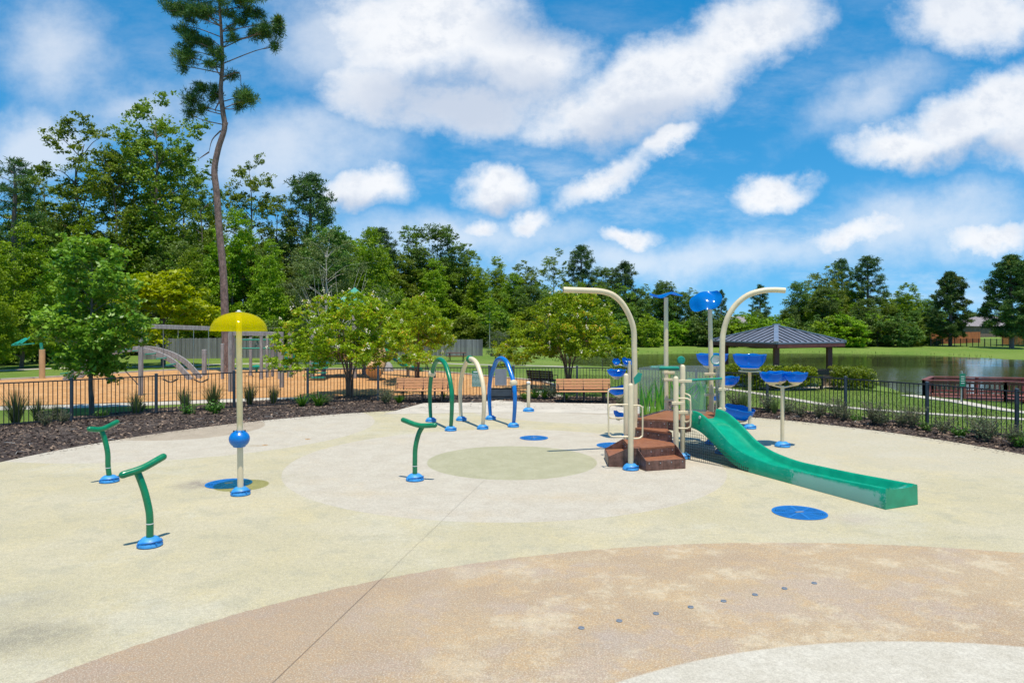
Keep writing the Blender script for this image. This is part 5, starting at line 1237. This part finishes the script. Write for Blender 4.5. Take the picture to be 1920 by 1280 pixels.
q = at(1540, 34.6); rr_ = empty('charcoal_grill', q, 'black pedestal grill in front of the pavilion stone pier', 'grill'); MB().tube([q + Vector((0, 0, -.05)), q + Vector((0, 0, .65))], .09, 8).build('post', M['black'], rr_); MB().box(q + Vector((0, 0, .85)), (.62, .4, .24)).build('firebox', M['black'], rr_, bevel=.02)
mb = MB(); 
for k in range(9): mb.box(q + Vector((-.42 + k * .105, -.05, .98)), (.03, .45, .03))
mb.build('grate', M['black'], rr_)
tt = copy_tree(pt); tt.location = (pcn.x, pcn.y, pcn.z + .06); tt.rotation_euler.z = .5; tt['label'] = 'picnic table in the shade under the pavilion'
# hedges
def hedge(x0, x1, y, D, h, w, label, seed, droop=0):
    a, b_ = at(x0, D), at(x1, D + droop); rg = np.random.default_rng(seed); L = (b_ - a).length; d = (b_ - a) / L; nb = max(3, int(L / .42)); cs = []; ts = []
    for k in range(nb):
        c = a + d * (k + .5) * L / nb
        for lv in (h * .35, h * .72):
            for s in (-.25, .25):
                p = np.array([c.x + rg.normal() * .06, c.y + s * w + rg.normal() * .05, hz(c.x, c.y) + lv + rg.normal() * .04]); d_ = rg.normal(size=(420, 3)); d_ /= np.linalg.norm(d_, axis=1)[:, None]; pts = p + d_ * (rg.random(420) ** .25)[:, None] * np.array([.36, .36, .3]); cs.append(pts); ts.append(np.clip(rg.uniform(.3, .7) + .5 * (rg.random(420) - .35), 0, 1))
    cen = np.concatenate(cs); v, q_ = leaves(cen, .05 * rg.uniform(.7, 1.3, len(cen)), .55, .7, rg); r = empty('hedge', a, label, 'hedge', None)
    o = np_mesh('foliage', v - np.array(a), q_, M['lf_hedge'], np.concatenate(ts), parent=r); mb = MB()
    for k in range(nb * 2): c = a + d * (k + .5) * L / nb / 2; mb.tube([c + Vector((0, 0, -.05)), c + Vector((rg.normal() * .15, rg.normal() * .15, h * .6))], .015, 4)
    mb.build('stem', M['bark'], r)
hedge(1560, 1630, 34, 34.8, 1.15, 1.3, 'clipped bright hedge right of the pavilion pier at the pond edge', 5)
hedge(1400, 1524, 36, 34.0, 1.22, .9, 'long clipped hedge in front of the pavilion', 6, .5); hedge(1366, 1420, 36, 35.5, 1.2, 1.0, 'short clipped hedge left of the pavilion front column', 8)

# ------------------------------------------------------------------ dock
dk = at(1731, 33.4); r = empty('boardwalk', dk, 'dark red wooden boardwalk with railings over the pond at the right', 'boardwalk'); dz = -.62
dk0 = Vector((19.35, 33.4, 0)); dirx = Vector((.97, -.22, 0)).normalized(); diry = Vector((.62, .80, 0)).normalized()
def dp(a, b_, z): return dk0 + dirx * a + diry * b_ + Vector((0, 0, z))
mb = MB(); mb.add([dp(0, 0, dz), dp(10, 0, dz), dp(10, 2.6, dz), dp(0, 2.6, dz), dp(0, 0, dz - .1), dp(10, 0, dz - .1), dp(10, 2.6, dz - .1), dp(0, 2.6, dz - .1)], [(0, 1, 2, 3), (7, 6, 5, 4), (0, 4, 5, 1), (1, 5, 6, 2), (2, 6, 7, 3), (3, 7, 4, 0)]); mb.build('deck_boards', M['redwood'], r)
def rail(a, b_, z, nm='railing'):
    a, b_ = Vector(a), Vector(b_); L = (b_ - a).length; mb = MB(); up = Vector((0, 0, 1)); H_ = .80
    mb.beam(a + up * H_, b_ + up * H_, .20, .05); mb.beam(a + up * (H_ - .1), b_ + up * (H_ - .1), .05, .09); mb.beam(a + up * .12, b_ + up * .12, .05, .09)
    n = int(L / .21)
    for k in range(1, n): p = a.lerp(b_, k / n); mb.box(p + up * (H_ / 2 + .02), (.035, .035, H_ - .15))
    mb.build(nm, M['redwood'], r)
    m_ = max(1, round(L / 1.9))
    for k in range(m_ + 1): p = a.lerp(b_, k / m_); MB().box(p + up * (H_ / 2 - .5), (.11, .11, H_ + 1.0)).build('rail_post', M['redwood'], r)
rail(dp(0, 0, dz), dp(3.4, 0, dz), 0); rail(dp(5.0, -.9, dz), dp(10, -.9, dz), 0); rail(dp(3.4, 0, dz), dp(5.0, -.9, dz), 0); rail(dp(0, 2.6, dz), dp(10, 2.6, dz), 0); rail(dp(0, 0, dz), dp(0, 2.6, dz), 0)
mb = MB(); mb.add([dp(4.2, -1.0, dz), dp(10, -1.0, dz), dp(10, -.003, dz), dp(4.2, -.003, dz), dp(4.2, -1, dz - .1), dp(10, -1, dz - .1), dp(10, -.003, dz - .1), dp(4.2, -.003, dz - .1)], [(0, 1, 2, 3), (7, 6, 5, 4), (0, 4, 5, 1), (1, 5, 6, 2), (2, 6, 7, 3), (3, 7, 4, 0)]); mb.build('deck_boards', M['redwood'], r)
for k in range(4): MB().box(dp(4.8 + k * 1.2, -.2, dz + .45), (1.0, .35, .06), rz=-.22).build('bench_seat', M['redwood'], r)
q = GT(1803, 755); r = empty('park_sign', q, 'narrow green park notice on a pale post in front of the boardwalk', 'sign'); MB().tube([q, q + Vector((0, 0, 1.3))], .045, 8).build('post', M['steel'], r)
zt = P(1803, 700, q.y).z; zb = P(1803, 724, q.y).z; MB().box((q.x, q.y - .06, (zt + zb) / 2), (.24, .012, zt - zb), rz=0).build('sign_board', M['signgreen'], r, bevel=.005)
mb = MB(); 
for k in range(4): mb.box((q.x, q.y - .072, zt - .12 - k * .09), (.15 - .02 * (k % 2), .006, .022))
mb.build('lettering', M['letter'], r)

# ------------------------------------------------------------------ bed plants
def blade_plant(seed, n, h, spread, w, mat, curve=.5):
    rg = random.Random(seed); vs = []; qs = []; ti = []
    for k in range(n):
        a = rg.uniform(0, 6.283); s = rg.random() ** .6 * spread; d = Vector((math.cos(a), math.sin(a), 0)); b = d * s * .18; H_ = h * rg.uniform(.55, 1.05); sd = Vector((-d.y, d.x, 0)) * w * rg.uniform(.7, 1.2); m_ = 4; t_ = rg.random() * .85 + (.15 if rg.random() < .1 else 0)
        for i in range(m_ + 1):
            u = i / m_; c = b + d * (s * u ** 1.3) + Vector((0, 0, H_ * (u - curve * .45 * u * u * (s / spread)))); ww = (1 - u) ** .6
            vs += [c - sd * ww, c + sd * ww]
        o = len(vs) - 2 * (m_ + 1)
        for i in range(m_): qs.append((o + 2 * i, o + 2 * i + 1, o + 2 * i + 3, o + 2 * i + 2)); ti.append(t_)
    o = np_mesh('blades', np.array([tuple(v) for v in vs]), np.array(qs), mat, np.array(ti)); me = o.data; bpy.data.objects.remove(o); return me
PL = {'g': [blade_plant(i, 260, .80, .34, .006, M['lf_grass']) for i in range(3)], 'l': [blade_plant(10 + i, 60, .42, .34, .016, M['lf_lily'], .9) for i in range(2)]}
def shrub_mesh(seed, h, w, n, mat, ls):
    rg = np.random.default_rng(seed); cs = []; mb = MB(); rd = random.Random(seed)
    for k in range(n):
        a = rd.uniform(0, 6.28); e = Vector((math.cos(a) * w * rd.random() ** .6, math.sin(a) * w * rd.random() ** .6, h * rd.uniform(.45, 1))); mb.tube([Vector((0, 0, -.03)), e * .5 + Vector((0, 0, .06)), e], .004, 3)
        for _ in range(14): u = rd.uniform(.3, 1); cs.append(np.array(e * u) + rg.normal(size=3) * .035)
    cs = np.array(cs); v, q_ = leaves(cs, ls * rg.uniform(.6, 1.3, len(cs)), .4, .3, rg); o = np_mesh('foliage', v, q_, mat, rg.random(len(cs)) * .9 + .05); me = o.data; bpy.data.objects.remove(o)
    t_ = mb.build('stems', M['bark']); tm = t_.data; bpy.data.objects.remove(t_); return me, tm
PL['s'] = [shrub_mesh(20 + i, .5, .34, 46, M['lf_shrub'], .026) for i in range(3)]; PL['c'] = [shrub_mesh(30 + i, .28, .28, 30, M['lf_lily'], .035) for i in range(2)]
names = {'g': ('fountain_grass', 'ornamental grass'), 'l': ('strap_leaf_plant', 'plant'), 's': ('wispy_shrub', 'shrub'), 'c': ('green_groundcover_clump', 'plant')}
spots = [('g', 30, 795, 1.5), ('g', 72, 792, 1.1), ('s', 85, 800, .9), ('g', 105, 790, .8), ('s', 118, 796, .8), ('c', 190, 782, .9), ('c', 262, 772, 1.0), ('g', 255, 778, 1.1), ('g', 345, 762, 1.0), ('g', 350, 768, .8), ('c', 352, 776, 1.1), ('c', 402, 778, 1.4), ('g', 400, 770, 1.35), ('g', 468, 760, 1.2), ('g', 513, 758, 1.0), ('l', 566, 762, 1.4), ('l', 597, 762, 1.6), ('s', 612, 760, .8), ('s', 722, 758, 1.1), ('g', 727, 755, .7), ('l', 748, 757, 1.0), ('l', 830, 751, .9), ('c', 985, 750, 1.0), ('l', 1003, 749, 1.3), ('l', 1022, 749, 1.3), ('s', 1035, 749, 1.3), ('l', 1060, 751, .9), ('s', 1382, 768, 1.3), ('g', 1394, 770, .9), ('s', 1440, 774, 1.3), ('g', 1452, 776, .7), ('s', 1480, 778, 1.0), ('s', 1500, 782, .9), ('s', 1535, 784, 1.0), ('s', 1568, 786, 1.3), ('s', 1585, 790, 1.0), ('c', 1605, 792, .8), ('s', 1640, 798, 1.3), ('s', 1652, 800, 1.0), ('s', 1690, 802, 1.1), ('s', 1712, 805, 1.2), ('c', 1735, 810, .9), ('s', 1770, 815, 1.0), ('c', 1800, 820, 1.0), ('s', 1838, 822, 1.3), ('s', 1850, 828, 1.2), ('s', 1900, 835, 1.1), ('c', 1915, 838, 1.1), ('s', 1280, 764, 1.0), ('s', 1165, 762, .9)]
nc = {}
for k, x, y, s in spots:
    q = G(x, y); q.z = bedz(q.x, q.y) if bedz(q.x, q.y) > -.03 else hz(q.x, q.y)
    nm, cat = names[k]; i = nc.get(k, 0); nc[k] = i + 1
    side_ = 'left fence' if x < 705 else ('gate' if x < 1050 else 'right fence')
    ref = ('left edge of the photo' if x < 60 else 'young tree trunk' if x < 240 else 'swing frame post' if x < 300 else 'yellow dome post' if x < 540 else 'left crape myrtle trunks' if x < 700 else 'left slatted bench' if x < 860 else 'right slatted bench' if x < 1200 else 'green slide top' if x < 1400 else 'three-bowl stand' if x < 1500 else 'pavilion pier' if x < 1620 else 'boardwalk corner' if x < 1760 else 'right edge of the photo')
    desc = {'g': 'tall green fountain grass', 'l': 'dark strap-leaved plant', 's': 'wispy grey-green shrub', 'c': 'low green clump'}[k]
    rkey = {60: 0}; refx = {'left edge of the photo': 0, 'young tree trunk': 176, 'swing frame post': 264, 'yellow dome post': 447, 'left crape myrtle trunks': 659, 'left slatted bench': 792, 'right slatted bench': 1094, 'green slide top': 1310, 'three-bowl stand': 1467, 'pavilion pier': 1548, 'boardwalk corner': 1731, 'right edge of the photo': 1920}[ref]
    dd = 'just left of' if -60 < x - refx < -8 else 'well left of' if x < refx - 8 else 'in line with' if x < refx + 8 else 'just right of' if x < refx + 60 else 'well right of'
    sz_ = ''
    r = empty(nm, q, f'{sz_}{desc} at the {side_} {dd} the {ref}', cat, {'g': 'fountain grasses along the fence', 'l': 'strap-leaved plants in the bed', 's': 'wispy shrubs along the fence', 'c': 'low clumps in the mulch bed'}[k], rz=i * 1.3); r.scale = (s, s, s)
    pm = PL[k][i % len(PL[k])]
    for nm2, me in ((('blades', pm),) if k in 'gl' else (('foliage', pm[0]), ('stems', pm[1]))):
        o = bpy.data.objects.new(nm2, me); C.objects.link(o); o.parent = r
# a few fallen pale twigs in the bed
mb = MB(); rd = random.Random(9)
for k in range(60):
    a = R(rd.uniform(15, 165)); ro = PR + rd.uniform(.2, 2.6); x, y = PCX + ro * math.cos(a), PCY + ro * math.sin(a); t_ = rd.uniform(0, 6.28); l = rd.uniform(.1, .35); z = bedz(x, y) + .02
    mb.tube(crom([(x, y, z), (x + math.cos(t_) * l * .5, y + math.sin(t_) * l * .5, z + .03), (x + math.cos(t_ + .4) * l, y + math.sin(t_ + .4) * l, z)], 2), rd.uniform(.004, .009), 4)
tag(mb.build('fallen_twigs', M['barkpale']), kind='stuff')
# ------------------------------------------------------------------ water-side weeds on the bank (stuff), lawn tufts
rg = np.random.default_rng(12)
def tufts(n, poly_x, poly_y, hmin, hmax, name, mat, cond, seed):
    r_ = np.random.default_rng(seed); x = r_.uniform(*poly_x, n); y = r_.uniform(*poly_y, n); k = cond(x, y); x, y = x[k], y[k]; z = land(x, y); n = len(x); h = r_.uniform(hmin, hmax, n); th = r_.uniform(0, 6.28, n); ln = r_.normal(size=(n, 2)) * (h * .35)[:, None]; w = h * .10 + .004
    b = np.stack([x, y, z - .01], -1); s = np.stack([np.cos(th) * w, np.sin(th) * w, np.zeros(n)], -1); e = b + np.stack([ln[:, 0], ln[:, 1], h], -1)
    V = np.stack([b - s, b + s, e + s * .15, e - s * .15], 1).reshape(-1, 3)
    tag(np_mesh(name, V, np.arange(4 * n).reshape(n, 4), mat, r_.random(n) * .85), kind='stuff')
M['blade_lawn'] = leaf_mat('lawn_blades', (.08, .14, .018), (.25, .32, .07), None, .3, .6)
def lawncond(x, y):
    d = np.hypot(x - PCX, y - PCY); return (d > 14.2) & (sdf(x, y) > .4) & (y < 40) & (x > 3) & (np.abs(x / y) < .78)
tufts(90000, (3, 26), (14, 40), .03, .07, 'lawn_blades', M['blade_lawn'], lawncond, 4)
tufts(16000, (4, 60), (28, 92), .08, .34, 'bank_weeds', M['blade_lawn'], lambda x, y: (np.abs(sdf(x, y) - .35) < .45) & (np.abs(x / y) < .8), 6)

# ------------------------------------------------------------------ sun, sky, camera
EL = R(75); 
sd = Vector((.078, -.247, 1.0)).normalized()       # towards the sun
sun = bpy.data.lights.new('sun', 'SUN'); sun.energy = 5.0; sun.angle = R(.5); sun.color = (1.0, .93, .80)
so = bpy.data.objects.new('sun', sun); C.objects.link(so); so.rotation_euler = sd.to_track_quat('Z', 'Y').to_euler()
w = bpy.data.worlds.new('World'); w.cycles.sampling_method = 'MANUAL'; w.cycles.sample_map_resolution = 512; S.world = w; w.use_nodes = True; t = NT(w.node_tree); t.n.clear()
sky = t.node('ShaderNodeTexSky', {}, sky_type='NISHITA', sun_disc=False, sun_elevation=math.asin(sd.z), sun_rotation=math.atan2(sd.x, sd.y), altitude=0, air_density=1.0, dust_density=.4, ozone_density=2.5)
sv = t.node('ShaderNodeVectorMath', operation='NORMALIZE')
dirv = t.vmath('NORMALIZE', t.node('ShaderNodeTexCoord').outputs['Generated'])
sx = t.node('ShaderNodeSeparateXYZ', {0: dirv}); dx, dy, dz_ = sx.outputs
t.l.new(t.node('ShaderNodeCombineXYZ', {0: dx, 1: dy, 2: t.math('ADD', t.math('MULTIPLY', t.math('MAXIMUM', dz_, 0.0), .8), .16)}).outputs[0], sv.inputs[0]); t.l.new(sv.outputs[0], sky.inputs[0])
ady = t.math('MAXIMUM', t.math('ABSOLUTE', dy), .12)
u = t.math('DIVIDE', dx, ady); v = t.math('DIVIDE', dz_, ady)
uv = t.node('ShaderNodeCombineXYZ', {0: u, 1: v}).outputs[0]
hs = t.node('ShaderNodeHueSaturation', {'Color': sky.outputs[0], 'Saturation': 1.45, 'Value': 1.65, 'Hue': .488}).outputs[0]
n1 = t.noise(uv, 3.2, 7, .62, out=1); n2 = t.noise(uv, 11, 6, .6, out=1)
def sub5(c, k): return t.vmath('SCALE', t.vmath('SUBTRACT', c, (.5, .5, .5)), None, 0, k)
warp = t.vmath('ADD', t.vmath('ADD', uv, sub5(n1, .12)), sub5(n2, .06))
def field(blobs, vec):
    acc = None
    for cx, cy, rx, ry, rot, amp in blobs:
        mp = t.node('ShaderNodeMapping', {'Vector': vec, 'Location': ((cx - 960) / F, (HZ - cy) / F, 0), 'Rotation': (0, 0, R(rot)), 'Scale': (rx / F, ry / F, 1)}, vector_type='TEXTURE')
        f = t.math('MULTIPLY', t.math('SUBTRACT', 1.0, t.vmath('LENGTH', t.vmath('MULTIPLY', mp.outputs[0], (1, 1, 0)), None, 1)), amp)
        acc = f if acc is None else t.math('SMOOTH_MAX', acc, f, .12)
    return acc
# photo px centre, radii, rotation (deg, +=anticlockwise), weight
clouds = [(800, 60, 250, 150, 0, 1.0), (700, 175, 150, 75, 0, .8), (970, 125, 190, 120, 0, .95), (880, 205, 240, 60, 0, .8),
          (1240, 160, 260, 100, 22, 1.1), (1400, 70, 180, 95, 20, 1.1), (1110, 225, 180, 55, 10, .9),
          (1840, 25, 160, 85, 0, 1.1), (1830, 215, 200, 80, 20, 1.2), (1700, 268, 150, 50, 5, 1.0), (1910, 250, 110, 75, 0, 1.0),
          (690, 360, 95, 55, 0, 1.1), (925, 352, 85, 52, 0, 1.1), (1250, 265, 80, 30, 25, .9), (1130, 330, 130, 34, 28, .8), (1455, 362, 90, 36, 8, .95),
          (1175, 437, 75, 28, 0, .9), (890, 424, 55, 28, 0, .8), (985, 415, 60, 32, 15, .7), (1600, 440, 140, 34, 8, .75), (1850, 435, 130, 36, 10, .85)]
veils = [(560, 280, 240, 90, 0, 1), (110, 110, 140, 130, 0, .7), (50, 280, 170, 85, 0, 1.2), (250, 200, 200, 70, 10, .7), (1620, 190, 170, 60, 25, .8), (1300, 480, 520, 55, 4, 1), (860, 440, 330, 60, 0, .9), (1750, 420, 300, 90, 8, 1), (640, 90, 200, 130, 0, .9)]
cf = field(clouds, warp)
n3 = t.noise(t.vmath('MULTIPLY', uv, (1, 1.35, 1)), 6.5, 8, .62); n4 = t.noise(uv, 1.7, 6, .6)
n7 = t.noise(t.vmath('MULTIPLY', uv, (1, 1.2, 1)), 19, 9, .68)
dens = t.math('ADD', t.math('ADD', cf, t.math('MULTIPLY', t.math('SUBTRACT', n3, .5), .95)), t.math('MULTIPLY', t.math('SUBTRACT', n7, .5), .55))
m1 = t.ramp(dens, -.14, .66)
vd = t.math('ADD', field(veils, warp), t.math('MULTIPLY', t.math('SUBTRACT', n3, .5), 1.6))
wisp = t.math('MULTIPLY', t.ramp(t.noise(t.vmath('MULTIPLY', uv, (1.0, 2.6, 1)), 2.6, 8, .66), .44, .78), t.ramp(v, .50, .02, .12, .8))
m1 = t.math('MAXIMUM', m1, t.math('MAXIMUM', wisp, t.ramp(vd, -.25, 1.05, 0, .66)))
core = t.ramp(cf, .15, .8)
sh_ = t.ramp(t.math('ADD', field([(860, 190, 260, 70, 0, 1), (1180, 235, 200, 50, 18, 1), (1820, 285, 200, 40, 14, 1), (690, 395, 80, 28, 0, 1), (925, 382, 70, 26, 0, 1), (1000, 60, 120, 60, 0, .7)], warp), t.math('MULTIPLY', t.math('SUBTRACT', n3, .5), .9)), -.25, .75)
lit = t.mix(t.math('MULTIPLY', t.math('MAXIMUM', sh_, t.math('MULTIPLY', t.ramp(n7, .42, .66), t.math('MULTIPLY', core, .55))), .85), (9.5, 9.6, 9.8), (5.3, 6.1, 7.5)); lit = t.mix(t.math('MULTIPLY', t.ramp(n4, .42, .62), t.math('MULTIPLY', core, .40)), lit, (7.2, 7.8, 8.8))
# general fair-weather clouds for the rest of the sky behind the camera
behind = t.ramp(dy, .05, -.15); gm = t.math('MULTIPLY', t.ramp(n4, .54, .68), behind)
m1 = t.mix(behind, m1, gm)
m1 = t.math('MULTIPLY', m1, t.ramp(dz_, -.01, .03))
skyc = t.mix(t.math('MULTIPLY', m1, .95), hs, lit)
bg_ = t.node('ShaderNodeBackground', {'Color': skyc, 'Strength': .10}); wo = t.node('ShaderNodeOutputWorld', {0: bg_.outputs[0]})
cam = bpy.data.cameras.new('camera'); co = bpy.data.objects.new('camera', cam); C.objects.link(co); S.camera = co
co.location = (0, 0, CH); co.rotation_euler = (R(90), 0, 0); cam.sensor_width = 36; cam.lens = F / 1920 * 36; cam.shift_y = -(640 - HZ) / 1920; cam.clip_end = 5000; cam.clip_start = .1
S.render.engine = 'CYCLES'; S.view_settings.view_transform = 'Standard'; S.view_settings.look = 'None'; S.view_settings.exposure = .06; S.view_settings.gamma = 1; S.view_settings.use_curve_mapping = False
S.cycles.transparent_max_bounces = 12; S.cycles.max_bounces = 7
